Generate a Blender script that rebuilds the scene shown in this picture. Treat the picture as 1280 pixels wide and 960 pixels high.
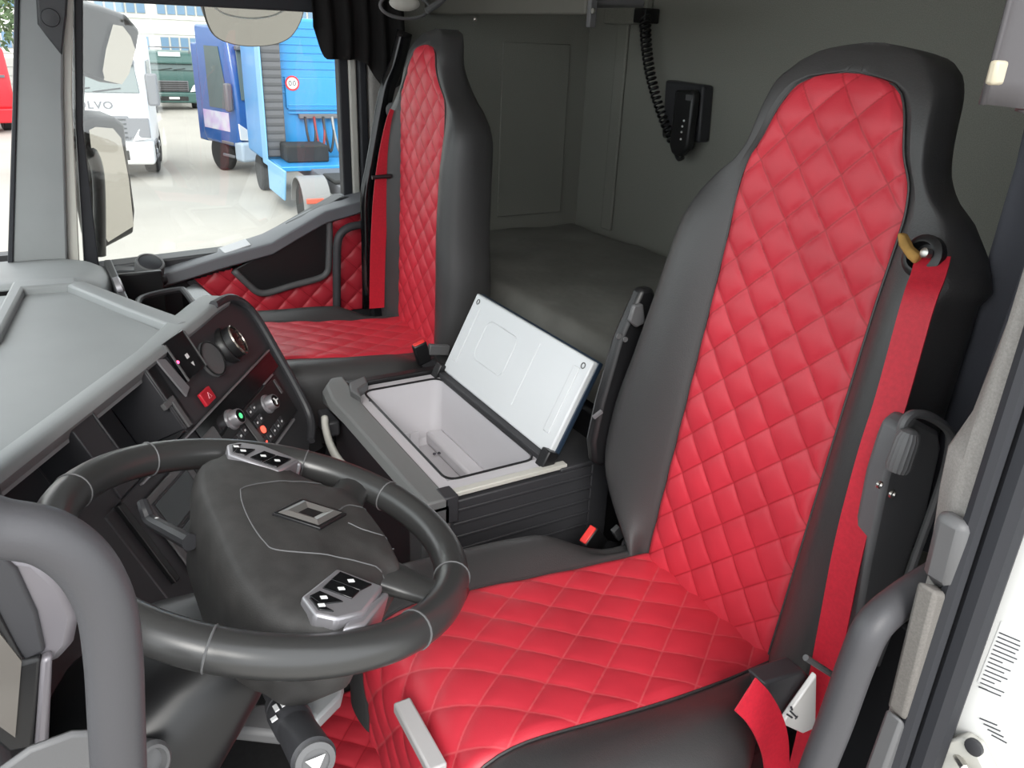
import bpy, bmesh, math, random
from mathutils import Vector, Matrix
random.seed(7)
sc = bpy.context.scene
for o in list(bpy.data.objects): bpy.data.objects.remove(o)
COL = sc.collection

# ---------------------------------------------------------------- camera
# cab axes: +X towards the passenger side, +Y towards the windscreen, +Z up; cab floor at z = 0
CAMP = Vector((-.758, .842, 1.40)); FPX = 1000.0
_p, _r, _y = map(math.radians, (23.5, 2.5, 31.0))
_fw = Vector((math.cos(_y)*math.cos(_p), -math.sin(_y)*math.cos(_p), -math.sin(_p)))
_rt = Vector((-math.sin(_y), -math.cos(_y), 0)); _up = _rt.cross(_fw)
_R = _rt*math.cos(_r)+_up*math.sin(_r); _U = _up*math.cos(_r)-_rt*math.sin(_r)
cam = bpy.data.cameras.new('camera'); camo = bpy.data.objects.new('camera', cam); COL.objects.link(camo)
cam.sensor_width = 36; cam.lens = 36*FPX/1280; cam.clip_start = .02; cam.clip_end = 500
M = Matrix((( _R.x, _U.x, -_fw.x), (_R.y, _U.y, -_fw.y), (_R.z, _U.z, -_fw.z))).to_4x4(); M.translation = CAMP
camo.matrix_world = M; sc.camera = camo
# ---------------------------------------------------------------- light
w = bpy.data.worlds.new('overcast_sky'); sc.world = w; w.use_nodes = True
bg = w.node_tree.nodes['Background']; bg.inputs[0].default_value = (.93, .97, 1, 1); bg.inputs[1].default_value = 1.0
sun = bpy.data.lights.new('hazy_sun', 'SUN'); sun.energy = 1.0; sun.angle = math.radians(25); sun.color = (1, .97, .92)
suno = bpy.data.objects.new('hazy_sun', sun); COL.objects.link(suno)
suno.rotation_euler = Vector((.80, -.42, -.62)).to_track_quat('-Z', 'Y').to_euler()
vs = sc.view_settings; vs.view_transform = 'Standard'; vs.look = 'None'; vs.gamma = 1; vs.use_curve_mapping = False
vs.exposure = 1.5

# ---------------------------------------------------------------- helpers
def ray(x, y): return _R*((x-640)/FPX) - _U*((y-480)/FPX) + _fw
def at(x, y, ax, v):
    d = ray(x, y); return CAMP + d*((v-CAMP[ax])/d[ax])
def atd(x, y, depth): return CAMP + ray(x, y)*depth
def V(*a): return Vector(a)
ORG = {}
def tag(o, label=None, cat=None, group=None, kind=None):
    if label: o['label'] = label
    if cat: o['category'] = cat
    if group: o['group'] = group
    if kind: o['kind'] = kind
    return o
def thing(name, loc=(0, 0, 0), label=None, cat=None, group=None, kind=None, rz=0, local=False):
    o = bpy.data.objects.new(name, None); COL.objects.link(o); o.empty_display_size = .05
    o.location = loc; o.rotation_euler = (0, 0, rz)
    ORG[o.name] = Vector((0, 0, 0)) if local else Vector(loc)
    return tag(o, label, cat, group, kind)

def cat_rom(pts, n=6, closed=False):
    pts = [Vector(p) for p in pts]; out = []; N = len(pts)
    for i in range(N if closed else N-1):
        if closed: a, b, c, d = pts[(i-1) % N], pts[i], pts[(i+1) % N], pts[(i+2) % N]
        else:
            b, c = pts[i], pts[i+1]; a = pts[i-1] if i > 0 else b*2-c; d = pts[i+2] if i+2 < N else c*2-b
        for k in range(n):
            t = k/n
            out.append(.5*((2*b)+(c-a)*t+(2*a-5*b+4*c-d)*t*t+(3*b-a-3*c+d)*t**3))
    if not closed: out.append(pts[-1])
    return out
def lerp_tab(tab, x):
    if x <= tab[0][0]: return tab[0][1]
    n = len(tab)
    def slope(i):   # monotone cubic tangents
        if i == 0 or i == n-1: return 0 if n > 2 else (tab[1][1]-tab[0][1])/(tab[1][0]-tab[0][0])
        d0 = (tab[i][1]-tab[i-1][1])/(tab[i][0]-tab[i-1][0]); d1 = (tab[i+1][1]-tab[i][1])/(tab[i+1][0]-tab[i][0])
        return 0 if d0*d1 <= 0 else 2*d0*d1/(d0+d1)
    for i in range(n-1):
        (a, va), (b, vb) = tab[i], tab[i+1]
        if x <= b:
            h = b-a; t = (x-a)/h; m0, m1 = slope(i), slope(i+1)
            return (2*t**3-3*t*t+1)*va+(t**3-2*t*t+t)*h*m0+(3*t*t-2*t**3)*vb+(t**3-t*t)*h*m1
    return tab[-1][1]

class MB:
    def __init__(s): s.v = []; s.f = []; s.uv = None
    def add(s, vs, fs):
        k = len(s.v); s.v += [Vector(p) for p in vs]; s.f += [tuple(i+k for i in f) for f in fs]; return s
    def box(s, a, b):
        x0, y0, z0 = a; x1, y1, z1 = b
        return s.add([(x0,y0,z0),(x1,y0,z0),(x1,y1,z0),(x0,y1,z0),(x0,y0,z1),(x1,y0,z1),(x1,y1,z1),(x0,y1,z1)],
                     [(0,3,2,1),(4,5,6,7),(0,1,5,4),(1,2,6,5),(2,3,7,6),(3,0,4,7)])
    def obox(s, c, ax, ay, az, h):   # oriented box: centre, three unit axes, half sizes
        c, ax, ay, az = Vector(c), Vector(ax), Vector(ay), Vector(az)
        vs = [c+ax*(h[0]*i)+ay*(h[1]*j)+az*(h[2]*k) for k in (-1,1) for i, j in ((-1,-1),(1,-1),(1,1),(-1,1))]
        return s.add(vs, [(0,3,2,1),(4,5,6,7),(0,1,5,4),(1,2,6,5),(2,3,7,6),(3,0,4,7)])
    def prism(s, poly, off):
        poly = [Vector(p) for p in poly]; off = Vector(off); n = len(poly)
        return s.add(poly+[p+off for p in poly], [tuple(range(n))[::-1], tuple(range(n, 2*n))]+[(i,(i+1)%n,n+(i+1)%n,n+i) for i in range(n)])
    def loft(s, rings, closed=True, caps=True):
        n = len(rings[0]); vs = [p for r in rings for p in r]; fs = []
        for i in range(len(rings)-1):
            for j in range(n if closed else n-1):
                a = i*n+j; b = i*n+(j+1) % n; fs.append((a, b, b+n, a+n))
        if caps and closed: fs += [tuple(range(n))[::-1], tuple(range((len(rings)-1)*n, len(rings)*n))]
        return s.add(vs, fs)
    def tube(s, path, r, n=10, closed=False, sx=1, sy=1, upv=(0,0,1)):
        path = [Vector(p) for p in path]; N = len(path); rings = []; up = Vector(upv); prev = None
        for i, p in enumerate(path):
            if closed: t = path[(i+1) % N]-path[(i-1) % N]
            else: t = path[min(i+1, N-1)]-path[max(i-1, 0)]
            t.normalize()
            u = up if prev is None else prev
            u = u-t*u.dot(t)
            if u.length < 1e-4: u = Vector((1,0,0))-t*t.x
            u.normalize(); prev = u; b = t.cross(u)
            rr = r(i/(N-1)) if callable(r) else r
            rings.append([p+u*(math.cos(2*math.pi*k/n)*rr*sx)+b*(math.sin(2*math.pi*k/n)*rr*sy) for k in range(n)])
        if closed: rings.append(rings[0]); return s.loft(rings, True, False)
        return s.loft(rings)
    def band(s, path, wdir, wid, th):   # flat strap along a path
        path = [Vector(p) for p in path]; N = len(path); rings = []
        for i, p in enumerate(path):
            t = (path[min(i+1, N-1)]-path[max(i-1, 0)]).normalized()
            wd = Vector(wdir(i/(N-1)) if callable(wdir) else wdir); wd = (wd-t*wd.dot(t)).normalized(); nn = t.cross(wd)
            rings.append([p+wd*wid/2+nn*th/2, p-wd*wid/2+nn*th/2, p-wd*wid/2-nn*th/2, p+wd*wid/2-nn*th/2])
        return s.loft(rings)
    def lathe(s, c, axis, prof, n=24):   # prof: (along axis, radius)
        c = Vector(c); axis = Vector(axis).normalized(); u = axis.orthogonal().normalized(); b = axis.cross(u)
        return s.loft([[c+axis*h+(u*math.cos(2*math.pi*k/n)+b*math.sin(2*math.pi*k/n))*max(r, 1e-5) for k in range(n)] for h, r in prof])
    def sphere(s, c, r, nu=16, nv=10):
        rx, ry, rz = r if hasattr(r, '__len__') else (r, r, r); c = Vector(c)
        return s.loft([[c+Vector((rx*math.sin(math.pi*i/nv)*math.cos(2*math.pi*k/nu), ry*math.sin(math.pi*i/nv)*math.sin(2*math.pi*k/nu), -rz*math.cos(math.pi*i/nv))) if 0 < i < nv else c+Vector((1e-5*math.cos(k), 1e-5*math.sin(k), rz*(-1 if i == 0 else 1))) for k in range(nu)] for i in range(nv+1)])
    def mesh(s, name, org=(0,0,0), smooth=35):
        me = bpy.data.meshes.new(name); org = Vector(org)
        me.from_pydata([p-org for p in s.v], [], s.f)
        bm = bmesh.new(); bm.from_mesh(me); bmesh.ops.recalc_face_normals(bm, faces=bm.faces); bm.to_mesh(me); bm.free()
        if smooth: me.shade_smooth(); me.set_sharp_from_angle(angle=math.radians(smooth))
        return me
    def build(s, name, mat, parent=None, bevel=0, smooth=35, seg=2, label=None, cat=None, group=None, kind=None, org=None, solid=0):
        o0 = Vector(org) if org is not None else (ORG.get(parent.name, Vector()) if parent else Vector())
        me = s.mesh(name, o0, smooth); me.materials.append(mat)
        if s.uv:
            uvl = me.uv_layers.new(name='quilt')
            for l in me.loops: uvl.data[l.index].uv = s.uv[l.vertex_index]
        o = bpy.data.objects.new(name, me); COL.objects.link(o)
        if parent: o.parent = parent
        else: o.location = o0
        ORG[o.name] = o0
        if solid:
            m = o.modifiers.new('Thickness', 'SOLIDIFY'); m.thickness = solid; m.offset = 0
        if bevel:
            m = o.modifiers.new('Bevel', 'BEVEL'); m.width = bevel; m.segments = seg; m.limit_method = 'ANGLE'; m.angle_limit = math.radians(40)
        return tag(o, label, cat, group, kind)
def copy_of(o, parent, loc=(0,0,0), rot=None):
    c = o.copy(); COL.objects.link(c); c.parent = parent; c.location = loc
    if rot: c.rotation_euler = rot
    return c

# ---------------------------------------------------------------- materials
def mat(name, col, rough=.5, metal=0, spec=.5, noise=0, nscale=60, bump=0, bscale=300, bdist=.001, emit=None, var=None, coat=0):
    m = bpy.data.materials.new(name); m.use_nodes = True; nt = m.node_tree; b = nt.nodes['Principled BSDF']
    b.inputs['Roughness'].default_value = rough; b.inputs['Metallic'].default_value = metal; b.inputs['Specular IOR Level'].default_value = spec
    b.inputs['Base Color'].default_value = (*col, 1)
    if coat: b.inputs['Coat Weight'].default_value = coat; b.inputs['Coat Roughness'].default_value = .1
    tc = nt.nodes.new('ShaderNodeTexCoord')
    if noise:
        n = nt.nodes.new('ShaderNodeTexNoise'); n.inputs['Scale'].default_value = nscale; n.inputs['Detail'].default_value = 5
        nt.links.new(tc.outputs['Object'], n.inputs['Vector'])
        r = nt.nodes.new('ShaderNodeMapRange'); r.inputs['From Min'].default_value = .3; r.inputs['From Max'].default_value = .7
        mx = nt.nodes.new('ShaderNodeMix'); mx.data_type = 'RGBA'
        c2 = var or tuple(max(0, c*(1-noise)) for c in col); c1 = tuple(min(1, c*(1+noise*.6)) for c in col)
        mx.inputs['A'].default_value = (*c2, 1); mx.inputs['B'].default_value = (*c1, 1)
        nt.links.new(n.outputs['Fac'], r.inputs['Value']); nt.links.new(r.outputs['Result'], mx.inputs['Factor']); nt.links.new(mx.outputs['Result'], b.inputs['Base Color'])
    if bump:
        n2 = nt.nodes.new('ShaderNodeTexNoise'); n2.inputs['Scale'].default_value = bscale; n2.inputs['Detail'].default_value = 3
        nt.links.new(tc.outputs['Object'], n2.inputs['Vector'])
        bp = nt.nodes.new('ShaderNodeBump'); bp.inputs['Strength'].default_value = bump; bp.inputs['Distance'].default_value = bdist
        nt.links.new(n2.outputs['Fac'], bp.inputs['Height']); nt.links.new(bp.outputs['Normal'], b.inputs['Normal'])
    if emit: b.inputs['Emission Color'].default_value = (*emit[0], 1); b.inputs['Emission Strength'].default_value = emit[1]
    return m
def quilt_mat(name, col, thread):
    m = mat(name, col, .42, spec=.45, noise=.12, nscale=9, bump=.25, bscale=700, bdist=.0006); nt = m.node_tree; b = nt.nodes['Principled BSDF']
    src = b.inputs['Base Color'].links[0].from_socket
    uv = nt.nodes.new('ShaderNodeUVMap'); uv.uv_map = 'quilt'; sep = nt.nodes.new('ShaderNodeSeparateXYZ'); nt.links.new(uv.outputs[0], sep.inputs[0])
    outs = []
    for k in (0, 1):
        a = nt.nodes.new('ShaderNodeMath'); a.operation = 'PINGPONG'; a.inputs[1].default_value = .5; nt.links.new(sep.outputs[k], a.inputs[0]); outs.append(a)
    mn = nt.nodes.new('ShaderNodeMath'); mn.operation = 'MINIMUM'; nt.links.new(outs[0].outputs[0], mn.inputs[0]); nt.links.new(outs[1].outputs[0], mn.inputs[1])
    mr = nt.nodes.new('ShaderNodeMapRange'); mr.inputs['From Min'].default_value = .012; mr.inputs['From Max'].default_value = .03; mr.inputs['To Min'].default_value = .75; mr.inputs['To Max'].default_value = 0
    nt.links.new(mn.outputs[0], mr.inputs['Value'])
    mx = nt.nodes.new('ShaderNodeMix'); mx.data_type = 'RGBA'; mx.inputs['B'].default_value = (*thread, 1)
    nt.links.new(mr.outputs['Result'], mx.inputs['Factor']); nt.links.new(src, mx.inputs['A']); nt.links.new(mx.outputs['Result'], b.inputs['Base Color'])
    return m
def glass_mat(name, tint=(.97,.99,.98), refl=.06):
    m = bpy.data.materials.new(name); m.use_nodes = True; nt = m.node_tree; nt.nodes.remove(nt.nodes['Principled BSDF'])
    out = nt.nodes['Material Output']; t = nt.nodes.new('ShaderNodeBsdfTransparent'); g = nt.nodes.new('ShaderNodeBsdfGlossy'); mx = nt.nodes.new('ShaderNodeMixShader')
    t.inputs[0].default_value = (*tint, 1); g.inputs['Roughness'].default_value = .02; mx.inputs[0].default_value = refl
    nt.links.new(t.outputs[0], mx.inputs[1]); nt.links.new(g.outputs[0], mx.inputs[2]); nt.links.new(mx.outputs[0], out.inputs[0]); return m
RED = (.56, .032, .052)
m_red = quilt_mat('red_quilted_leather', RED, (.34, .010, .018))
m_redseat = quilt_mat('red_quilted_seat_leather', RED, (.60, .085, .10))
m_blk = mat('black_leatherette', (.045, .044, .045), .42, spec=.5, bump=.35, bscale=420, bdist=.0008)
m_belt = mat('red_webbing', (.50, .012, .030), .55, noise=.12, nscale=200, bump=.3, bscale=900)
m_dark = mat('dark_plastic', (.036, .036, .040), .48, spec=.45, bump=.2, bscale=600, bdist=.0004)
m_black = mat('black_plastic', (.010, .010, .011), .4, spec=.5)
m_gloss = mat('gloss_black_plastic', (.006, .006, .007), .12)
m_grey = mat('grey_dash_plastic', (.24, .25, .255), .5, spec=.4, noise=.06, nscale=6, bump=.25, bscale=500, bdist=.0005)
m_mid = mat('mid_grey_plastic', (.105, .105, .108), .5, bump=.2, bscale=500, bdist=.0005)
m_lid = mat('white_cool_box_plastic', (.62, .64, .66), .3)
m_tray = mat('pale_lilac_liner_plastic', (.50, .485, .51), .35)
m_cream = mat('cream_trim', (.50, .49, .45), .5)
m_chrome = mat('chrome', (.75, .75, .75), .15, 1)
m_silver = mat('satin_silver_paint', (.34, .33, .35), .33, .6)
m_fabric = mat('grey_wall_carpet', (.255, .255, .228), .95, spec=.1, noise=.18, nscale=420, bump=.35, bscale=800)
m_fab2 = mat('beige_grey_fabric', (.30, .285, .27), .95, spec=.1, noise=.15, nscale=500, bump=.3, bscale=900)
m_bunk = mat('bunk_vinyl', (.165, .165, .153), .42, spec=.45, noise=.25, nscale=5, bump=.5, bscale=9, bdist=.012)
m_curt = mat('dark_curtain_cloth', (.075, .078, .092), .9, spec=.15, bump=.3, bscale=900)
m_rubber = mat('rubber_seal', (.018, .019, .024), .6)
m_white = mat('white_body_paint', (.82, .82, .80), .25, coat=.5)
m_floor = mat('dark_floor_mat', (.025, .025, .026), .8, noise=.2, nscale=80)
m_glass = glass_mat('clear_window_glass')
m_ink = mat('printed_ink', (.05, .05, .06), .6)
m_symb = mat('white_symbol_ink', (.8, .8, .8), .5)
m_steel = mat('steel', (.55, .53, .50), .3, 1)
m_buckle = mat('red_buckle_button', (.75, .035, .03), .4)
m_mirror = mat('mirror_glass', (.85, .85, .82), .03, 1)
# ================================================================ SETTING: the cab shell
GZ = -3.0   # yard level below the cab floor
XR = 1.84; XL = -.47; YB = -.98; YF = 1.62; ZC = 1.98
MB().box((XL-.02, YB-.05, -.08), (XR+.05, YF, 0)).build('floor', m_floor, kind='structure', label='dark cab floor under the seats')
MB().box((XL-.1, YB-.05, ZC), (XR+.1, 1.25, ZC+.06)).build('ceiling', mat('pale_roof_lining', (.58, .56, .53), .9, spec=.1, noise=.1, nscale=400), kind='structure', label='cab roof lining above the seats')
wr = thing('wall_rear', (0, YB, 0), kind='structure', label='grey carpeted rear wall of the sleeper behind the bunk')
MB().box((XL, YB-.05, 0), (XR+.05, YB, ZC)).build('wall_panel', m_fabric, wr)
# moulded upright and rails on the rear wall
MB().box((1.60, YB, .75), (1.66, YB+.012, 1.46)).build('moulding', m_fabric, wr, bevel=.005)
wR = thing('wall_right', (XR, 0, 0), kind='structure', label='grey sleeper side wall behind the passenger door')
MB().box((XR, YB, 0), (XR+.05, -.12, ZC)).build('wall_panel', m_fabric, wR)
MB().box((XR-.007, -.9, .78), (XR, -.62, 1.38)).build('recessed_panel', m_fabric, wR, bevel=.006)
MB().box((XR, -.12, 1.50), (XR+.05, 1.3, ZC)).build('header', m_mid, wR)
MB().box((XR, .80, 0), (XR+.05, YF, .78)).build('front_quarter', m_dark, wR)
# front bulkhead and windscreen
MB().box((XL, YF, -.08), (XR+.05, YF+.05, .84)).build('wall_front', m_dark, kind='structure', label='front bulkhead below the windscreen')
ws = thing('window_2', (.68, 1.5, .84), kind='structure', label='windscreen glass above the dashboard')
MB().prism([(XL+.05, YF, .84), (XR-.05, YF, .84), (XR-.12, 1.25, ZC), (XL+.12, 1.25, ZC)], (0, .006, .003)).build('pane', m_glass, ws)
MB().box((XL, 1.24, ZC-.12), (XR, 1.32, ZC)).build('top_rail', m_mid, ws)

# ---- driver side B-pillar, seal, white door jamb
wl = thing('wall_left', (-.46, .1, 0), kind='structure', label='driver side door pillar with fabric trim and white painted jamb')
MB().box((-.62, YB, 0), (-.58, .10, ZC)).build('wall_panel', m_fab2, wl)
MB().box((-.60, YB-.05, 0), (XL+.01, YB, ZC)).build('corner_panel', m_fabric, wl)
MB().box((-.60, YB, -.08), (XL-.02, .08, 0)).build('side_sill', m_floor, wl)
MB().box((-.64, .06, -.4), (-.462, .135, 2.0)).build('jamb', m_white, wl, bevel=.012)
# fabric strip with a bulged mounting pad
zs = [.55, .70, .85, .98, 1.03, 1.07, 1.11, 1.20, 1.40, 1.6, 1.9]
def strip_sec(z, bul):
    lo = 1 if z < 1.0 else 0
    return [V(-.425, .172-.0, z), V(-.455, .175, z), V(-.455, .095, z), V(-.43+lo*.01, .098-lo*.01, z), V(-.418+bul*.02+lo*.012, .135+bul*.022-lo*.012, z)]
MB().loft([strip_sec(z, {.98: .5, 1.03: .9, 1.07: 1, 1.11: .55}.get(z, 0)) for z in zs]).build('fabric_strip', m_fab2, wl, smooth=50, bevel=.006)
MB().prism([at(x, y, 0, -.432) for x, y in ((1146, 725), (1202, 735), (1146, 914), (1108, 882))], (-.02, 0, 0)).build('fabric_panel', mat('strip_fabric', (.16, .15, .14), .95, spec=.1, noise=.15, nscale=500), wl, bevel=.004)
MB().prism([at(x, y, 0, -.432) for x, y in ((1107, 884), (1145, 916), (1122, 1010), (1062, 1010))], (-.02, 0, 0)).build('lower_trim', m_mid, wl, bevel=.004)
MB().tube([(-.468, .158, z) for z in (0, .5, 1, 1.5, 1.95)], .016, 10).build('door_seal', m_rubber, wl)
MB().tube([(-.452, .178, z) for z in (0, .5, 1, 1.5, 1.95)], .009, 8).build('seal_lip', m_rubber, wl)
# sticker with fine print on the jamb
def jamb_pt(x, y): return at(x, y, 1, .1352)
sp = [jamb_pt(*q) for q in ((1252, 776), (1290, 790), (1290, 905), (1222, 852))]
st = MB().prism(sp, (0, .0004, 0)).build('sticker', mat('sticker_paper', (.80, .80, .79), .5), wl, smooth=0)
rows = MB()
random.seed(3)
for k in range(14):
    y0 = 790+k*5.2; xl = 1250-k*2.0; ln = random.choice((22, 26, 30, 16, 28))
    a, b = jamb_pt(xl, y0), jamb_pt(xl+ln, y0+ln*.42); rows.prism([a, b, b+V(0, 0, -.0011), a+V(0, 0, -.0011)], (0, .0009, 0))
for k in range(4):
    a, b = jamb_pt(1225+k*5, 897+k*7), jamb_pt(1247+k*4, 906+k*7.4); rows.prism([a, b, b+V(0, 0, -.001), a+V(0, 0, -.001)], (0, .0009, 0))
rows.build('fine_print', m_ink, st, smooth=0)
# striker bracket
ctr = at(1222, 945, 1, .14)
sk = MB().prism([at(x, y, 1, .136) for x, y in ((1190, 932), (1200, 916), (1214, 913), (1232, 925), (1252, 965), (1248, 990), (1180, 990))], (0, .018, 0)).build('striker_bracket', m_cream, wl, bevel=.003)
MB().lathe(at(1219, 933, 1, .153), (0, 1, 0), [(0, .0085), (.004, .0085), (.005, .006)], 16).build('bolt', m_dark, sk)
MB().tube([at(1196, 945, 1, .15), at(1206, 960, 1, .17), at(1216, 985, 1, .17)], .004, 8).build('striker_bar', m_steel, sk)

# ================================================================ SEATS
def quilt_h(u, v, dx, dy, A):
    p, q = u/dx+v/dy, u/dx-v/dy
    a, b = abs(math.sin(math.pi*p)), abs(math.sin(math.pi*q))
    return A*(a*b)**.30, (p, q)
PANEL = [(-.06,.143),(0,.143),(.3,.140),(.55,.138),(.66,.140),(.70,.134),(.74,.114),(.78,.100),(.81,.082),(.825,.055),(.832,.012)]
OUTER_P = [(-.10,.22),(-.04,.235),(.04,.250),(.12,.260),(.2,.260),(.35,.250),(.5,.244),(.58,.240),(.63,.230),(.67,.200),(.70,.165),(.73,.150),(.78,.138),(.82,.126),(.85,.10),(.866,.06),(.872,.02)]
OUTER_D = [(-.10,.15),(-.04,.155),(.0,.172),(.04,.225),(.08,.280),(.12,.310),(.16,.320),(.22,.318),(.35,.292),(.5,.266),(.58,.256),(.63,.236),(.67,.205),(.70,.168),(.73,.150),(.78,.140),(.81,.134),(.835,.122),(.852,.104),(.864,.078),(.871,.045),(.874,.015)]
BOLST = [(-.1,.02),(.05,.034),(.3,.036),(.5,.030),(.6,.018),(.68,.0),(.9,0)]
FRONT = [(-.1,0),(.70,0),(.76,.002),(.80,-.002),(.835,-.012),(.86,-.026),(.874,-.040)]
THICK = [(-.1,.08),(.1,.080),(.4,.076),(.6,.078),(.72,.082),(.80,.080),(.84,.074),(.874,.045)]
def make_seat(name, O, th, ph, label, cat_, grp, OUTER, VS=1, TS=1):
    O = Vector(O); th, ph = math.radians(th), math.radians(ph)
    vb, nb = V(0, -math.sin(th), math.cos(th)), V(0, math.cos(th), math.sin(th))
    vc, nc = V(0, math.cos(ph), math.sin(ph)), V(0, -math.sin(ph), math.cos(ph))
    X = V(1, 0, 0)
    root = thing(name, (O.x, O.y+.2, 0), label, cat_, grp)
    BP = lambda u, v, h: O+X*u+vb*(v*VS)+nb*h
    # ---- backrest shell
    rings = []
    vr = [-.10+i*.02 for i in range(38)]+[.674+.01*i for i in range(0, 18)]+[.858, .864, .869, .872, .874]
    for v in vr:
        p, wd, bo, d0, T = (lerp_tab(t, v) for t in (PANEL, OUTER, BOLST, FRONT, THICK))
        T *= 1+(TS-1)*max(0, min(1, (.80-v)/.2))
        if TS > 1 and v > .70: p *= 1-.22*min(1, (v-.70)/.08); wd *= 1-.14*min(1, (v-.70)/.08)
        if v > .832: p = max(.004, .012*(1-(v-.832)/.04))
        g = wd-p
        def half_sec(wd):
            g = wd-p; k0 = min(1, p/.06)
            return [(p, d0-.006*k0), (p+.012*k0, d0+bo*.25-.0005), (p+g*.35, d0+bo*.9), (p+g*.65, d0+bo), (p+g*.88, d0+bo*.55-.004), (wd, d0-.028), (wd, d0-.055), (wd-.010, d0-T*.8), (wd-.04 if wd > .06 else wd*.5, d0-T), (wd*.3, d0-T-.006)]
        sec = [V(-a, b, 0) for a, b in half_sec(lerp_tab(OUTER_P, v) if v < .6 else wd)]; sec = cat_rom(sec+[V(a, b, 0) for a, b in half_sec(wd)[::-1]], 3)
        rings.append([BP(q.x, v, q.y) for q in sec])
    shell = MB().loft(rings); shell.build('backrest_cover', m_blk, root, smooth=60)
    # ---- red quilted back panel
    NU, NV = 76, 220; vs, fs, uvs = [], [], []
    for j in range(NV+1):
        v = -.05+(.831+.05)*j/NV; p = lerp_tab(PANEL, v)+.002; d0 = lerp_tab(FRONT, v)
        if TS > 1 and v > .70: p *= 1-.22*min(1, (v-.70)/.08)
        for i in range(NU+1):
            s = -1+2*i/NU; u = s*p
            h, uvp = quilt_h(u, v, .072, .074, .0072)
            e = min(1, (1-abs(s))*p/.014, (.833-v)/.012); e = max(0, e)**.6
            vs.append(BP(u, v, d0-.004+(h+.004)*e)); uvs.append(uvp)
    for j in range(NV):
        for i in range(NU):
            a = j*(NU+1)+i; fs.append((a, a+1, a+NU+2, a+NU+1))
    m = MB().add(vs, fs); m.uv = uvs; m.build('backrest_panel', m_red, root, smooth=180, label='red diamond-quilted centre panel')
    # piping along the panel edge
    PN = lambda v: lerp_tab(PANEL, v)*(1-.22*min(1, max(0, (v-.70)/.08)) if TS > 1 else 1)
    pip = [BP(-PN(v)-.002, v, lerp_tab(FRONT, v)-.002) for v in [i*.01-.03 for i in range(86)]]+[BP(0, .833, -.014)]+[BP(PN(v)+.002, v, lerp_tab(FRONT, v)-.002) for v in [i*.01-.03 for i in range(86)][::-1]]
    MB().tube(pip, .0016, 6).build('piping', m_blk, root)
    # ---- cushion: profile path in the (along, up) plane of the cushion
    prof = [(-.06, -.004), (0, 0), (.1, -.004), (.22, -.004), (.34, 0), (.42, .002), (.47, -.004), (.505, -.022), (.525, -.052), (.530, -.09), (.522, -.14), (.512, -.19), (.505, -.24)]
    pth = cat_rom([V(a, b, 0) for a, b in prof], 5)
    sl = [0]
    for a, b in zip(pth, pth[1:]): sl.append(sl[-1]+(b-a).length)
    def path(s):
        s = max(0, min(sl[-1]-1e-6, s))
        for i in range(len(sl)-1):
            if s <= sl[i+1]:
                t = (s-sl[i])/(sl[i+1]-sl[i]); q = pth[i].lerp(pth[i+1], t); tg = (pth[i+1]-pth[i]).normalized()
                return q, V(-tg.y, tg.x, 0)
    CP = lambda u, s, h: (lambda q, n: O+X*u+vc*(q.x+n.x*h)+nc*(q.y+n.y*h))(*path(s))
    S = sl[-1]; PW = lambda s: .150+.006*math.sin(min(1, s/.5)*3.1)
    NV2 = int(S/.0042); vs, fs, uvs = [], [], []
    for j in range(NV2+1):
        s = S*j/NV2; p = PW(s)+.002
        for i in range(NU+1):
            r = -1+2*i/NU; u = r*p; h, uvp = quilt_h(u, s, .075, .105, .0058)
            e = max(0, min(1, (1-abs(r))*p/.014))**.6
            vs.append(CP(u, s, -.004+(h+.004)*e)); uvs.append(uvp)
    for j in range(NV2):
        for i in range(NU):
            a = j*(NU+1)+i; fs.append((a, a+1, a+NU+2, a+NU+1))
    m = MB().add(vs, fs); m.uv = uvs; m.build('cushion_panel', m_redseat, root, smooth=180, label='red diamond-quilted cushion panel')
    for sd in (-1, 1):
        rg = []
        for j in range(41):
            s = S*j/40; p = PW(s); wd = .262+.018*math.exp(-((s-.28)/.15)**2) if s < .56 else .255
            b = .012+.012*math.exp(-((s-.26)/.14)**2) if s < .5 else .006
            kk = max(0, min(1, (s-.10)/.14)); kk = kk*kk*(3-2*kk); wd = .205+(wd-.205)*kk; b = b*kk-.010*(1-kk)
            sec = cat_rom([V(p, -.006, 0), V(p+.012, .002, 0), V(p+(wd-p)*.5, b, 0), V(p+(wd-p)*.85, b*.5-.004, 0), V(wd, -.035, 0), V(wd-.004, -.09, 0), V(wd-.02, -.15, 0), V(wd-.05, -.17, 0)], 3)
            rg.append([CP(sd*q.x, s, q.y) for q in sec])
        MB().loft(rg, closed=False).build('cushion_bolster', m_blk, root, smooth=60)
        MB().tube([CP(sd*(PW(s)+.002), s, -.002) for s in [S*i/40 for i in range(41)]], .0022, 6).build('piping', m_blk, root)
    # ---- base under the cushion
    MB().box((O.x-.21, O.y-.10, .0), (O.x+.21, O.y+.40, .10)).build('seat_base', m_black, root, bevel=.01)
    bel = [[V(O.x+a*(1+.06*(k % 2)), O.y+.15+b*(1+.06*(k % 2)), .10+k*.045) for a, b in ((-.19,-.2),(.19,-.2),(.19,.2),(-.19,.2))] for k in range(9)]
    MB().loft(bel).build('bellows', m_black, root, smooth=0)
    MB().box((O.x-.235, O.y-.08, .40), (O.x+.235, O.y+.44, .50)).build('seat_pan', m_black, root, bevel=.012)
    return root, BP, CP, vb, nb

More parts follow.
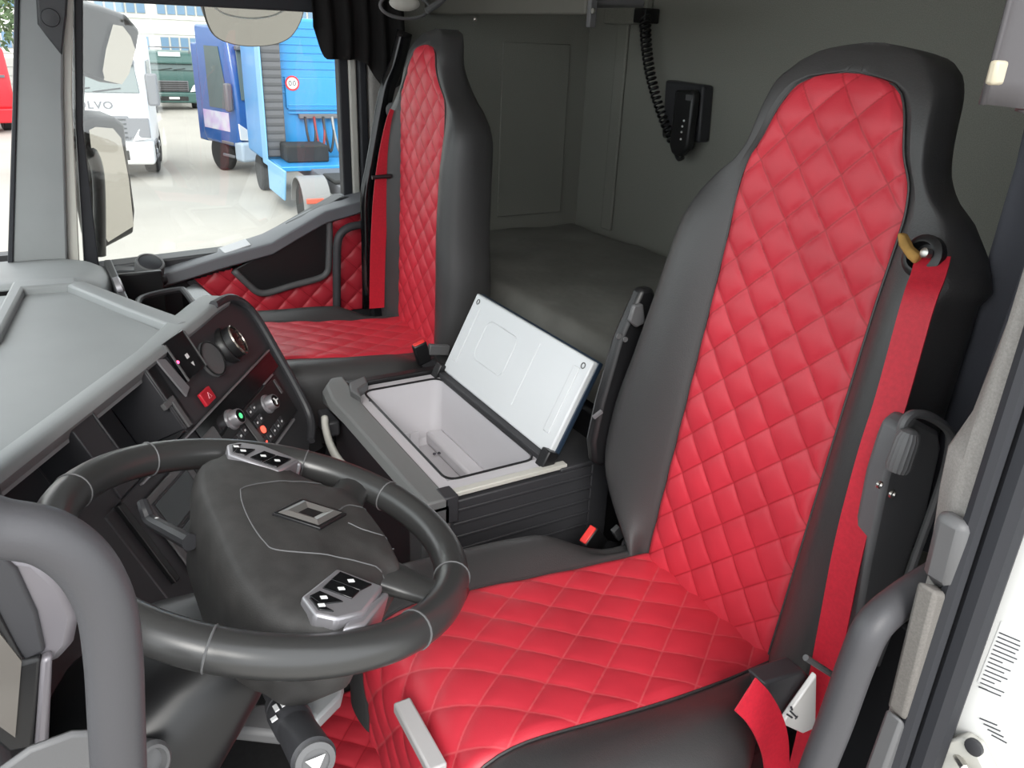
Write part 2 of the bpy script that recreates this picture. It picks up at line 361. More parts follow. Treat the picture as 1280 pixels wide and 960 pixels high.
drv, BP, CP, vb, nb = make_seat('driver_seat', (0, 0, .55), 7.5, 7, 'driver seat with red diamond-quilted centre and black bolsters behind the steering wheel', 'seat', 'quilted cab seats', OUTER_D)
psg, PBP, PCP, pvb, pnb = make_seat('passenger_seat', (1.3, -.06, .585), 1.5, 5, 'passenger seat with red quilted centre beside the far door', 'seat', 'quilted cab seats', OUTER_P, .945, 1.4)

# ---- driver belt, buckle and side hardware
path = cat_rom([at(1166, 322, 1, -.055), at(1160, 345, 1, -.035), at(1146, 385, 1, -.010), at(1114, 500, 1, .015), at(1090, 575, 1, .03), at(1062, 680, 1, .045), at(1040, 790, 1, .055), at(1026, 860, 1, .055), at(1008, 940, 1, .055), at(990, 1010, 1, .055)], 6)
MB().band(path, (1, .1, 0), .038, .0022).build('seat_belt', m_belt, drv, smooth=50, label='red seat belt webbing')
bg_ = MB().prism([at(x, y, 1, -.05) for x, y in ((1128, 290), (1136, 292), (1144, 308), (1156, 318), (1150, 330), (1141, 322), (1130, 306))], (0, .012, 0)).build('belt_guide', mat('worn_brass_foam', (.35, .20, .05), .8, noise=.3, nscale=60), drv, bevel=.003)
MB().lathe(at(1161, 317, 1, -.045), (.2, 1, .2), [(0, .006), (.008, .006), (.009, .004)], 12).build('belt_pin', m_steel, drv)
p0 = at(1152, 306, 1, -.045)
MB().lathe(at(1158, 322, 1, -.06), (.1, 1, .3), [(0, .026), (.01, .026), (.014, .02), (.014, .017), (.004, .015)], 20).build('belt_slot', m_black, drv)
# loop tube and recliner housing on the near side
xs = -.297
MB().tube(cat_rom([at(x, y, 0, xs) for x, y in ((1126, 540), (1131, 526), (1141, 518), (1160, 520), (1182, 534), (1188, 552), (1178, 600), (1150, 680), (1125, 750), (1095, 830))], 5), .0055, 8).build('side_loop', m_mid, drv)
MB().prism([at(x, y, 0, xs+.01) for x, y in ((1122, 556), (1130, 536), (1145, 524), (1175, 540), (1178, 560), (1160, 640), (1120, 750), (1085, 840), (1062, 840), (1086, 705), (1108, 600))], (.03, 0, 0)).build('recliner_housing', mat('housing_plastic', (.11, .11, .115), .5), drv, bevel=.006)
k0, k1 = at(1122, 585, 0, xs-.012), at(1135, 548, 0, xs-.012); ka = (k1-k0).normalized()
kb = []
for i in range(25): kb.append(None)
rg = []
for h, r in ((-.003, .012), (.004, .0140), (.036, .0132), (.044, .010), (.047, .005)):
    u = V(1, 0, 0); b = ka.cross(u)
    rg.append([k0+ka*h+(u*math.cos(2*math.pi*k/36)+b*math.sin(2*math.pi*k/36))*(r*(1-.06*(k % 2))) for k in range(36)])
MB().loft(rg).build('recliner_knob', m_mid, drv)
MB().lathe(at(1114, 617, 0, xs), (-1, 0, 0), [(0, .005), (.003, .005), (.003, .003), (.001, .002)], 16).build('screw', m_steel, drv)
MB().lathe(at(1098, 605, 0, xs), (-1, 0, 0), [(0, .0045), (.003, .0045), (.003, .003), (.001, .002)], 16).build('screw', m_steel, drv)
# belt rod guide and anchor, sticker plate, lower strap
MB().tube([at(1007, 822, 0, -.30), at(1060, 856, 0, -.31)], .004, 8).build('belt_rod', m_mid, drv)
pl = MB().prism([at(x, y, 0, -.285) for x, y in ((1015, 838), (1014, 905), (998, 912), (972, 900), (985, 880))], (-.008, 0, 0)).build('pictogram_plate', mat('plate_white', (.75, .74, .73), .4), drv, bevel=.002)
ic = MB()
for (a, b, r) in (((988, 889), (996, 897), .0012), ((984, 893), (990, 897), .0012), ((990, 887), (989, 884), .0016), ((994, 899), (997, 895), .001)):
    ic.tube([at(*a, 0, -.2938), at(*b, 0, -.2938)], r, 6)
ic.build('pictogram', m_ink, pl)
MB().prism([at(x, y, 0, -.28) for x, y in ((955, 855), (1005, 838), (1015, 850), (975, 895), (968, 890))], (.03, 0, 0)).build('anchor_bracket', m_dark, drv, bevel=.004)
MB().band(cat_rom([at(932, 868, 0, -.295), at(948, 885, 0, -.30), at(962, 910, 0, -.305), at(970, 940, 0, -.305), at(972, 990, 0, -.305)], 5), (.1, -1, .3), .045, .003).build('lower_belt', m_belt, drv, smooth=50, label='short red lower belt strap')
# seat height lever on the front
a, b = at(502, 880, 1, .545), at(548, 965, 1, .545)
dl = (b-a).normalized()
lv = MB().obox((a+b)/2, dl, V(0, 1, 0), dl.cross(V(0, 1, 0)), ((b-a).length/2, .012, .0085)).build('height_lever', mat('lever_grey', (.42, .41, .41), .5), drv, bevel=.003)
MB().obox(at(522, 912, 1, .532), V(1, 0, 0), V(0, 1, 0), V(0, 0, 1), (.003, .002, .006)).build('lever_symbol', m_ink, lv)
# buckle on the far side of the driver seat
def buckle(par, c, up, side, s=1):
    up, side = Vector(up).normalized(), Vector(side); side = (side-up*side.dot(up)).normalized(); nn = up.cross(side)
    body = MB().obox(Vector(c), side, nn, up, (.024*s, .011*s, .038*s)).build('buckle', m_black, par, bevel=.004)
    MB().obox(Vector(c)+up*.0385*s, side, nn, up, (.020*s, .008*s, .003*s)).build('buckle_button', m_buckle, body, bevel=.002)
    MB().band([Vector(c)-up*.03*s, Vector(c)-up*.12*s-V(0, .05, 0)], side, .03, .004).build('buckle_stalk', m_dark, body)
bc = at(742, 676, 0, .305); buckle(drv, bc, (-.25, .62, .75), (.2, -1, .75), .95)
MB().obox(at(772, 666, 0, .30), V(1, 0, 0), V(0, .5, .8).normalized(), V(0, -.8, .5).normalized(), (.006, .016, .009)).build('bracket_tab', m_mid, drv, bevel=.002)
MB().tube([at(775, 690, 0, .30), at(786, 668, 0, .30)], .005, 8).build('bracket_rod', m_silver, drv)
# folded armrest on the far side
arm = [at(x, y, 0, .30) for x, y in ((803, 362), (818, 360), (830, 400), (775, 560), (755, 585), (743, 580), (741, 555), (752, 505), (775, 425), (788, 395))]
ar = MB().prism(arm, (.026, 0, 0)).build('armrest', m_black, drv, bevel=.008)
MB().prism([at(x, y, 0, .299) for x, y in ((789, 380), (800, 378), (803, 402), (792, 408), (783, 400))], (-.010, 0, 0)).build('armrest_knob', m_mid, ar, bevel=.003)
for q in ((773, 420), (781, 424)): MB().lathe(at(*q, 0, .299), (-1, 0, 0), [(0, .005), (.003, .005), (.003, .003)], 10).build('screw', m_mid, ar)
MB().obox(at(747, 518, 0, .299), V(0, .75, -.4).normalized(), V(1, 0, 0), V(0, .4, .75).normalized(), (.010, .003, .003)).build('armrest_clip', m_silver, ar)

# ---- passenger belt and hardware (door side of the seat)
yb = PBP(0, .3, .02).y
pb = [at(x, y, 0, 1.475) for x, y in ((497, 140), (491, 158), (484, 190), (478, 230), (474, 280), (472, 330), (471, 385))]
MB().band(cat_rom(pb, 5), (0, 1, 0), .048, .0025).build('seat_belt', m_belt, psg, smooth=50, label='red seat belt webbing beside the door')
MB().tube([at(465, 222, 0, 1.47), at(489, 220, 0, 1.46)], .006, 8).build('belt_rod', m_black, psg)
MB().lathe(at(493, 138, 0, 1.52), (-.6, .8, 0), [(0, .022), (.012, .022), (.016, .012)], 16).build('belt_outlet', m_dark, psg)
buckle(psg, at(527, 441, 0, 1.03), (-.1, .3, .95), (0, 1, -.3), .8)
MB().obox(at(548, 437, 0, 1.03), V(0, 1, .2).normalized(), V(1, 0, 0), V(0, -.2, 1).normalized(), (.03, .008, .014)).build('bracket_tab', m_mid, psg, bevel=.003)
# ================================================================ DASHBOARD
E0 = V(.36, .947, .85); SD = V(.54, -.357, 0).normalized(); NH = V(SD.y, -SD.x, 0)
_a = math.radians(28); FN = NH*math.cos(_a)+V(0, 0, math.sin(_a)); TD = NH*math.sin(_a)-V(0, 0, math.cos(_a))
def F(s, t, h=0): return E0+SD*s+TD*t+FN*h
def fbox(mb, s0, s1, t0, t1, h0, h1): return mb.obox(F((s0+s1)/2, (t0+t1)/2, (h0+h1)/2), SD, TD, FN, ((s1-s0)/2, (t1-t0)/2, (h1-h0)/2))
dash = thing('dashboard', (.6, 1.0, .5), 'wraparound dashboard with grey top tray and dark driver-facing console', 'dashboard')
ZD = .85
# grey top with a recessed tray
body = MB().prism([(-.45, 1.0, ZD-.035), (.30, .985, ZD-.035), F(-.02, 0)-V(0, 0, .035), F(.50, 0)-V(0, 0, .035), (.859, .672, ZD-.035), (1.222, .827, ZD-.035), (1.234, .91, ZD-.035), (1.234, 1.60, ZD-.035), (-.45, 1.60, ZD-.035)], (0, 0, .022)).build('tray_floor', m_grey, dash, smooth=20)
# rolled rear edge of the top: light on its crest
edge = cat_rom([F(-.10, 0), F(.1, 0), F(.3, 0), F(.47, 0), F(.62, 0), F(.70, -.002), F(.765, 0)], 5)
rg = []
for i, p in enumerate(edge):
    k = max(0, min(1, (i-14)/6))
    fwd = -NH
    rg.append([p+FN*.004+TD*.012, p+FN*.004, p+V(0, 0, .004)+fwd*.006, p+V(0, 0, .003)+fwd*(.030+.02*k), p+V(0, 0, -.010)+fwd*(.045+.02*k), p+V(0, 0, -.05)+fwd*.04, p+TD*.03-FN*.02])
MB().loft(rg).build('rear_edge', m_grey, dash, smooth=50)
# ridge on the passenger side of the tray and along the windscreen
rp = [V(.845, .655, ZD), V(1.0, .728, ZD), V(1.222, .822, ZD), V(1.236, .90, ZD)]
sec = lambda p, o: [p+o*-.004+V(0, 0, -.03), p+o*.0+V(0, 0, .002), p+o*.02+V(0, 0, .006), p+o*.045+V(0, 0, .0), p+o*.07+V(0, 0, -.04)]
MB().loft([sec(rp[0], V(.42, -.9, 0)), sec(rp[1], V(.42, -.9, 0)), sec(rp[2], V(.5, -.8, 0))]).build('tray_ridge', m_grey, dash, smooth=30, bevel=.004)
MB().prism([(1.215, .80, ZD-.03), (1.27, .80, ZD-.03), (1.28, .925, ZD-.03), (.90, .975, ZD-.03), (.90, .952, ZD-.03), (1.225, .905, ZD-.03)], (0, 0, .035)).build('tray_lip', m_grey, dash, bevel=.006)
# passenger end of the dash top
rg = []
for x, y0, z in ((1.26, .77, .842), (1.36, .735, .832), (1.48, .71, .815), (1.60, .70, .797), (1.70, .72, .785), (1.76, .76, .78)):
    rg.append(cat_rom([V(x, 1.5, z), V(x, 1.0, z), V(x, y0+.10, z), V(x, y0+.03, z-.012), V(x, y0, z-.05), V(x, y0+.01, z-.12), V(x, y0+.05, z-.2)], 4))
MB().loft(rg, closed=False).build('passenger_top', m_grey, dash, smooth=60, solid=.006)
MB().lathe(at(146, 362, 0, 1.33), (0, -1, .2), [(0, .03), (.012, .03), (.016, .024), (.016, .018), (.004, .016)], 20).build('side_vent', m_silver, dash)
# passenger cubby: dark recess with a ridged rim
cb = MB(); cb.box((1.05, .60, .62), (1.62, .70, .64)); cb.box((1.05, .70, .50), (1.62, .72, .80)); cb.box((1.60, .58, .5), (1.62, .72, .76)); cb.box((1.04, .50, .45), (1.62, .60, .56))
cb.build('passenger_cubby', m_black, dash, bevel=.004)
MB().tube(cat_rom([at(x, y, 2, .74) for x, y in ((170, 388), (178, 372), (222, 362), (232, 366), (250, 392))], 4), .008, 8).build('cubby_rim', m_dark, dash)
MB().prism([at(x, y, 2, .70) for x, y in ((226, 362), (245, 352), (275, 375), (262, 392))], (0, 0, -.06)).build('glovebox_corner', m_gloss, dash, bevel=.006)
# dark console body
out = [(.385, .0), (.74, -.0), (.80, .018), (.828, .05), (.836, .10), (.828, .17), (.820, .25), (.806, .32), (.780, .355), (.74, .375), (.66, .41), (.50, .44), (.10, .44), (.10, .145), (.385, .145)]
MB().prism([F(s, t, -.004) for s, t in out], -FN*.16).build('console_body', m_dark, dash, bevel=.004)
# raised lip round the console outline
lip = cat_rom([F(s, t, .001) for s, t in ((.70, -.004), (.765, .002), (.806, .022), (.829, .055), (.834, .10), (.828, .17), (.820, .25), (.806, .32), (.780, .352), (.74, .37))], 5)
MB().tube(lip, .010, 10).build('console_lip', m_dark, dash)
# open cubbies
def cubby(s0, s1, t0, t1, d):
    m = MB(); e = .004
    fbox(m, s0, s1, t0, t1, -d-e, -d); fbox(m, s0-e, s0, t0, t1, -d, 0); fbox(m, s1, s1+e, t0, t1, -d, 0); fbox(m, s0, s1, t1, t1+e, -d, .0); fbox(m, s0, s1, t0-e, t0, -d, -.03)
    return m
cubby(.212, .376, .012, .138, .10).build('open_cubby', m_dark, dash, bevel=.002)
m = MB(); fbox(m, .378, .384, .004, .14, -.02, .003); fbox(m, .384, .42, .004, .14, -.03, -.004); m.build('cubby_divider', m_dark, dash, bevel=.002)
cubby(-.04, .15, .018, .10, .09).build('open_cubby', m_dark, dash, bevel=.002)
m = MB(); fbox(m, .15, .208, .01, .145, -.05, -.002); m.build('divider_panel', m_dark, dash, bevel=.003)
m = MB(); fbox(m, -.2, .16, .104, .44, -.10, -.006); m.build('left_face_panel', m_dark, dash, bevel=.004)
m = MB(); fbox(m, .384, .396, .085, .14, -.004, .006); fbox(m, .362, .40, .078, .09, -.004, .004); m.build('cubby_latch', m_mid, dash, bevel=.001)
# grey switch bar, display, lamp, symbols
MB().prism([F(*q, .0) for q in ((.418, .010), (.444, .020), (.457, .088), (.432, .097))], FN*.004).build('switch_bar', mat('switch_bar_grey', (.17, .17, .18), .45), dash, bevel=.001)
m = MB(); fbox(m, .462, .544, -.004, .078, -.004, .005); dp = m.build('display', m_gloss, dash, bevel=.002)
for s_ in (.462, .541):
    m = MB(); fbox(m, s_, s_+.003, .0, .078, .004, .007); m.build('display_edge', m_mid, dp)
m = MB(); fbox(m, .500, .510, .036, .045, .005, .0056); m.build('display_symbol', m_symb, dp, smooth=0)
m = MB(); m.prism([F(.503, .055, .005), F(.512, .055, .005), F(.508, .064, .005)], FN*.0006); m.build('display_symbol', m_symb, dp, smooth=0)
MB().sphere(F(.4655, .038, .006), .0035).build('warning_lamp', mat('red_led', (.8, .02, .08), .3, emit=((1, .05, .15), 2.5)), dp)
# round air vent (tilting) and round cup lid
def vent(s, t, r, ax):
    c = F(s, t, .0); v_ = MB().lathe(c, ax, [(-.02, r*1.18), (.0, r*1.2), (.004, r*1.12), (.004, r), (.02, r), (.022, r*.93), (.010, r*.9), (.002, r*.86), (.002, 0)], 36).build('round_vent', m_black, dash, smooth=40)
    MB().lathe(c+ax*.0205, ax, [(0, r*1.01), (.003, r*1.0), (.004, r*.95), (.002, r*.93), (0, r*.93)], 36).build('vent_ring', mat('bronze_chrome', (.35, .31, .27), .25, .9), v_, smooth=40)
    u = ax.orthogonal().normalized(); b = ax.cross(u)
    m_ = MB()
    for k in (-1, 0, 1): m_.obox(c+ax*.012+TD*(k*r*.45), SD, ax, SD.cross(ax), (r*math.sqrt(1-(.45*k)**2)*.85, .006, .0012))
    m_.build('vent_vane', m_dark, v_)
vent(.668, .080, .034, (FN+SD*.25-TD*.05).normalized())
cl = MB().lathe(F(.582, .078, -.002), FN, [(-.01, .038), (.002, .038), (.004, .036), (.004, .034)], 36).build('cup_lid', m_mid, dash, smooth=40)
MB().tube([F(.582+.036*math.cos(a*.1745), .078+.036*math.sin(a*.1745), .003) for a in range(36)], .002, 6, closed=True).build('cup_lid_groove', m_black, cl)
# hazard switch
m = MB(); fbox(m, .468, .510, .110, .138, -.002, .006); hz = m.build('hazard_switch', mat('hazard_red', (.5, .015, .03), .35), dash, bevel=.002)
tri = [V(0, -.006, 0), V(.006, .005, 0), V(-.006, .005, 0)]
MB().tube([F(.492+q.x, .124+q.y, .0064) for q in tri], .0007, 6, closed=True).build('hazard_triangle', mat('pink_ink', (.8, .4, .45), .5), hz)
# chrome line, slot, climate panel
m = MB(); fbox(m, .20, .80, .1485, .1515, -.002, .004); m.build('chrome_strip', m_silver, dash)
m = MB(); fbox(m, .40, .80, .154, .193, -.002, .001); m.build('glossy_slot', m_gloss, dash)
m = MB(); fbox(m, .70, .752, .193, .1965, -.002, .004); m.build('chrome_strip', m_silver, dash)
m = MB(); fbox(m, .455, .765, .198, .298, -.002, .002); cp = m.build('climate_panel', m_black, dash, bevel=.003)
m = MB(); m.prism([F(*q, .002) for q in ((.545, .20), (.562, .215), (.575, .298), (.552, .298))], FN*.003); m.build('grey_strut', m_mid, cp, bevel=.001)
m = MB(); m.prism([F(*q, .002) for q in ((.455, .245), (.52, .245), (.552, .298), (.455, .298))], FN*.0025); m.build('grey_strut', m_mid, cp, bevel=.001)
def knob(s, t, r, h, icon):
    k = MB().lathe(F(s, t, .0), FN, [(0, r*1.25), (.006, r*1.2), (.008, r), (h*.9, r*.93), (h, r*.86), (h*.985, r*.78)], 32).build('climate_knob', m_silver, cp, smooth=40)
    MB().lathe(F(s, t, h*.97), FN, [(-.003, r*.8), (.001, r*.78), (.001, 0)], 32).build('knob_face', m_gloss, k)
    if icon == 'fan':
        mm = MB()
        for q in range(3):
            a = q*2.094; mm.tube([F(s, t, h+.0014), F(s+r*.5*math.cos(a), t+r*.5*math.sin(a), h+.0014)], .0016, 6)
        mm.build('knob_symbol', m_symb, k)
    else: MB().lathe(F(s, t, h*.985), FN, [(0, r*.35), (.001, r*.33)], 12).build('knob_symbol', mat('green_lamp', (.05, .4, .12), .4, emit=((.1, .9, .3), .4)), k)
knob(.515, .192, .0175, .024, 'led'); knob(.662, .230, .0175, .024, 'fan')
for i, (s, t) in enumerate(((.606, .211), (.585, .211), (.606, .238), (.585, .238), (.53, .227), (.487, .228), (.507, .228))):
    m = MB(); fbox(m, s-.009, s+.009, t-.009, t+.009, .001, .005); b = m.build('button', m_dark, cp, bevel=.0015)
    m = MB(); fbox(m, s-.003, s+.003, t-.002, t+.002, .005, .0055); m.build('button_symbol', m_symb, b, smooth=0)
for i, s in enumerate((.671, .648, .625, .598, .574)):
    m = MB(); fbox(m, s-.010, s+.010, .270, .290, .001, .005); b = m.build('button', m_dark, cp, bevel=.0015)
    m = MB(); fbox(m, s-.003, s+.003, .278, .282, .005, .0055); m.build('button_symbol', m_symb if i < 4 else mat('red_symbol', (.8, .05, .05), .4, emit=((1, .08, .05), .8)), b, smooth=0)
MB().lathe(F(.592, .258, .002), FN, [(0, .008), (.003, .008), (.0035, .005)], 18).build('lit_button', mat('red_lit_button', (.8, .06, .04), .4, emit=((1, .1, .06), .7)), cp)
m = MB(); fbox(m, .58, .725, .300, .305, -.002, .005); m.build('chrome_strip', m_silver, dash)
m = MB(); fbox(m, .74, .748, .205, .24, .0, .004); m.build('vent_slot', m_mid, cp)
# tilted display panel with two dark screens to the left
m = MB(); fbox(m, .172, .452, .172, .312, -.002, .004); sp_ = m.build('switch_panel', m_mid, dash, bevel=.003)
for s0, s1, t0, t1 in ((.190, .305, .188, .240), (.190, .305, .250, .298)):
    m = MB(); fbox(m, s0-.004, s1+.004, t0-.004, t1+.004, .003, .006); q_ = m.build('screen_bezel', m_dark, sp_, bevel=.001)
    m = MB(); fbox(m, s0, s1, t0, t1, .005, .0066); m.build('screen', m_gloss, q_)
for k in range(3):
    for j in range(3):
        s, t = .338+k*.034, .205+j*.038
        m = MB(); fbox(m, s-.013, s+.013, t-.015, t+.015, .003, .008); b = m.build('rocker_switch', m_black, sp_, bevel=.002)
        m = MB(); fbox(m, s-.004, s+.004, t-.003, t+.003, .008, .0084); m.build('switch_symbol', m_symb if (k+j) % 2 else m_mid, b, smooth=0)
m = MB(); fbox(m, .125, .140, .145, .30, -.004, .006); m.build('ribbed_strip', m_black, dash, bevel=.002)
# instrument cluster hood behind the wheel
xi = -.20
m_csil = mat('dull_silver_trim', (.17, .16, .175), .35, .3)
def P(x, y, d=0): return at(x, y, 0, xi+d)
MB().box((-.19, .935, .70), (.22, 1.1, 1.06)).build('cluster_hood', m_dark, dash, bevel=.02)
MB().prism([P(x, y) for x, y in ((-40, 660), (4, 691), (48, 697), (82, 730), (101, 768), (93, 808), (76, 829), (40, 840), (-40, 790))], (.03, 0, 0)).build('cluster_trim', m_csil, dash, bevel=.008)
MB().prism([P(x, y, -.004) for x, y in ((-40, 668), (2, 694), (22, 712), (47, 766), (58, 815), (29, 829), (-2, 783), (-40, 770))], (.006, 0, 0)).build('cluster_side_cover', m_dark, dash, bevel=.004)
MB().prism([P(x, y, -.008) for x, y in ((-40, 735), (-4, 762), (30, 828), (52, 822), (42, 936), (10, 942), (-40, 900))], (.012, 0, 0)).build('cluster_bezel', m_black, dash, bevel=.003)
MB().prism([P(x, y, -.010) for x, y in ((-40, 760), (-2, 790), (27, 827), (19, 922), (-40, 880))], (.004, 0, 0)).build('cluster_glass', mat('brown_display_glass', (.12, .11, .10), .2), dash)
MB().prism([P(x, y, -.009) for x, y in ((51, 826), (66, 820), (61, 930), (43, 936))], (.01, 0, 0)).build('cluster_pillar', m_csil, dash, bevel=.003)
MB().prism([at(x, y, 0, -.28) for x, y in ((-30, 985), (9, 957), (36, 938), (90, 918), (118, 917), (130, 1000), (-30, 1040))], (.006, 0, -.0)).build('lower_side_panel', m_mid, dash, bevel=.006)
MB().lathe(at(186, 952, 0, -.12), (-.8, -.5, .4), [(-.02, .020), (.006, .020), (.010, .016), (.010, .013), (.002, .012), (.002, 0)], 24).build('ignition_ring', m_mid, dash)
# dark lower dash / knee panels
MB().prism([(-.45, .99, .82), (.36, .99, .82), (.36, 1.02, .30), (.30, 1.10, .0), (-.45, 1.10, .0)], (0, .05, 0)).build('knee_panel', m_dark, dash, bevel=.01)
MB().prism([at(x, y, 2, .66) for x, y in ((232, 892), (340, 876), (372, 868), (392, 884), (352, 918), (240, 906))], (0, 0, -.02)).build('column_cover_flap', m_mid, dash, bevel=.006)
MB().prism([at(x, y, 2, .64) for x, y in ((372, 862), (430, 850), (425, 870), (395, 900))], (0, 0, -.02)).build('column_cover_flap', m_grey, dash, bevel=.004)

# ================================================================ STEERING COLUMN + WHEEL
col_ = dash
rg = []
for y, z, a, b in ((.715, .785, .06, .03), (.77, .765, .09, .06), (.84, .70, .105, .08), (.93, .56, .11, .085), (1.0, .42, .11, .085)):
    t_ = V(0, .8, -.6).normalized() if y < .75 else V(0, .5, -.85).normalized(); u_ = V(0, t_.z*-1, t_.y)
    rg.append([V(0, y, z)+V(1, 0, 0)*(a*math.copysign(abs(math.cos(k*math.pi/12))**.6, math.cos(k*math.pi/12)))+u_*(b*math.copysign(abs(math.sin(k*math.pi/12))**.6, math.sin(k*math.pi/12))) for k in range(24)])
MB().loft(rg).build('column_shroud', m_black, col_, smooth=50)
MB().tube(cat_rom([at(178, 627, 0, .16), at(182, 638, 0, .15), at(189, 651, 0, .14), at(212, 664, 0, .10), at(238, 678, 0, .05)], 5), lambda t: .0065+.003*t, 10).build('stalk', m_dark, col_)
MB().sphere(at(196, 650, 0, .13), .0035).build('stalk_mark', m_symb, col_)
# selector stalk towards the door
d0, d1 = atd(352, 880, .80), atd(393, 950, .70); ax = (d1-d0).normalized(); L = (d1-d0).length
sk_ = MB().lathe(d0, ax, [(-.10, 0.0101), (-.01, 0.0118), (0, 0.0168), (.012, 0.0176), (.014, 0.0160), (.018, 0.0189), (L*.45, 0.0189), (L*.47, 0.0176), (L*.5, 0.0181), (L*.92, 0.0193), (L*.98, 0.0202), (L, 0.0176), (L+.002, 0.0160)], 28).build('selector_stalk', m_dark, col_, smooth=40)
MB().lathe(d1, ax, [(0, .0178), (.004, .0178), (.005, .0125), (.003, .012)], 28).build('selector_end', m_mid, sk_)
e1 = ax.cross(V(0, 0, 1)).normalized(); e2 = ax.cross(e1)
tr_ = MB()
for q in ((0, .009), (-.009, -.005), (.009, -.005)): tr_.add([d1+ax*.0055+e1*q[0]+e2*q[1]], [])
tr_.f = [(0, 1, 2)]; tr_.build('selector_arrow', m_symb, sk_, smooth=0)
vw = (CAMP-(d0+d1)/2); vw = (vw-ax*vw.dot(ax)).normalized(); tv = ax.cross(vw)
mk = MB()
for k in range(3): mk.obox(d0+ax*(L*.30)+vw*.0191+tv*(-.008+k*.007), ax, tv, vw, (.006, .0022, .0006))
mk.obox(d0+ax*(L*.42)+vw*.0184+tv*.012, ax, tv, vw, (.003, .003, .0008)); mk.build('selector_mark', m_symb, sk_, smooth=0)

WC = V(0, .688, .89); wt = math.radians(16); WN = V(0, -math.sin(wt), math.cos(wt)); WB = V(0, math.cos(wt), math.sin(wt))
def W(a, b, h=0): return WC+V(1, 0, 0)*a+WB*b+WN*h
wheel = thing('steering_wheel', WC, 'black leather four-spoke steering wheel with diamond emblem and silver button pods', 'steering wheel')
m_leather = mat('black_wheel_leather', (.034, .034, .034), .30, spec=.6, bump=.15, bscale=900, bdist=.0003)
RR, rt = .2065, .0198
MB().tube([W(RR*math.cos(2*math.pi*k/96), RR*math.sin(2*math.pi*k/96)) for k in range(96)], rt, 20, closed=True, sx=1.0, sy=1.0).build('rim', m_leather, wheel, smooth=180)
for ang in (28, 152, 62, 118, -28, -152, -62, -118):
    a = math.radians(ang); c = W(RR*math.cos(a), RR*math.sin(a)); ra = W(math.cos(a), math.sin(a))-WC
    MB().tube([c+(ra*math.cos(k*math.pi/10)+WN*math.sin(k*math.pi/10))*(rt+.0003) for k in range(20)], .0011, 5, closed=True).build('rim_seam', m_mid, wheel)
from mathutils.bvhtree import BVHTree
m_hub = mat('matte_hub_plastic', (.042, .040, .039), .6, spec=.4, noise=.25, nscale=40, bump=.4, bscale=700, bdist=.0005)
half = [(0, .062), (.05, .062), (.10, .060), (.145, .050), (.168, .034), (.178, .020), (.196, .004), (.199, -.022), (.188, -.044), (.150, -.058), (.120, -.078), (.098, -.100), (.090, -.122), (.062, -.128), (.03, -.132), (0, -.133)]
ol = [V(a, b, 0) for a, b in half]+[V(-a, b, 0) for a, b in half[-2:0:-1]]
ol = cat_rom(ol, 3, closed=True)
def ring(sc, h, sh=0): return [W(p.x*sc if abs(p.x) < .15 else math.copysign(abs(p.x)-(1-sc)*.15, p.x), (p.y+.03)*sc-.03+sh, h) for p in ol]
hubm = MB().loft([ring(.55, -.10, .03), ring(.80, -.085, .015), ring(.95, -.055), ring(1.0, -.02), ring(1.0, -.004), ring(.965, .010), ring(.90, .017), ring(.7, .022), ring(.4, .025), ring(.1, .026)]); hubm.build('hub', m_hub, wheel, smooth=50)
_bv = BVHTree.FromPolygons(hubm.v, hubm.f)
def WH(a, b, o=0):
    r_ = _bv.ray_cast(W(a, b, .2), -WN); return (r_[0] if r_[0] else W(a, b, 0))+WN*o
# seams on the airbag cover
MB().tube([WH(q.x, q.y, .0002) for q in cat_rom([V(a, b, 0) for a, b in ((.097, -.098), (.086, -.05), (.070, .010), (.05, .022), (0, .026), (-.05, .022), (-.070, .010), (-.086, -.05), (-.097, -.098))], 8)], .0010, 5).build('cover_seam', m_mid, wheel)
for sg_ in (-1, 1): MB().tube([WH(q.x, q.y, .0002) for q in cat_rom([V(sg_*a, b, 0) for a, b in ((.015, -.082), (.030, -.10), (.034, -.137))], 6)], .0010, 5).build('cover_seam', m_mid, wheel)
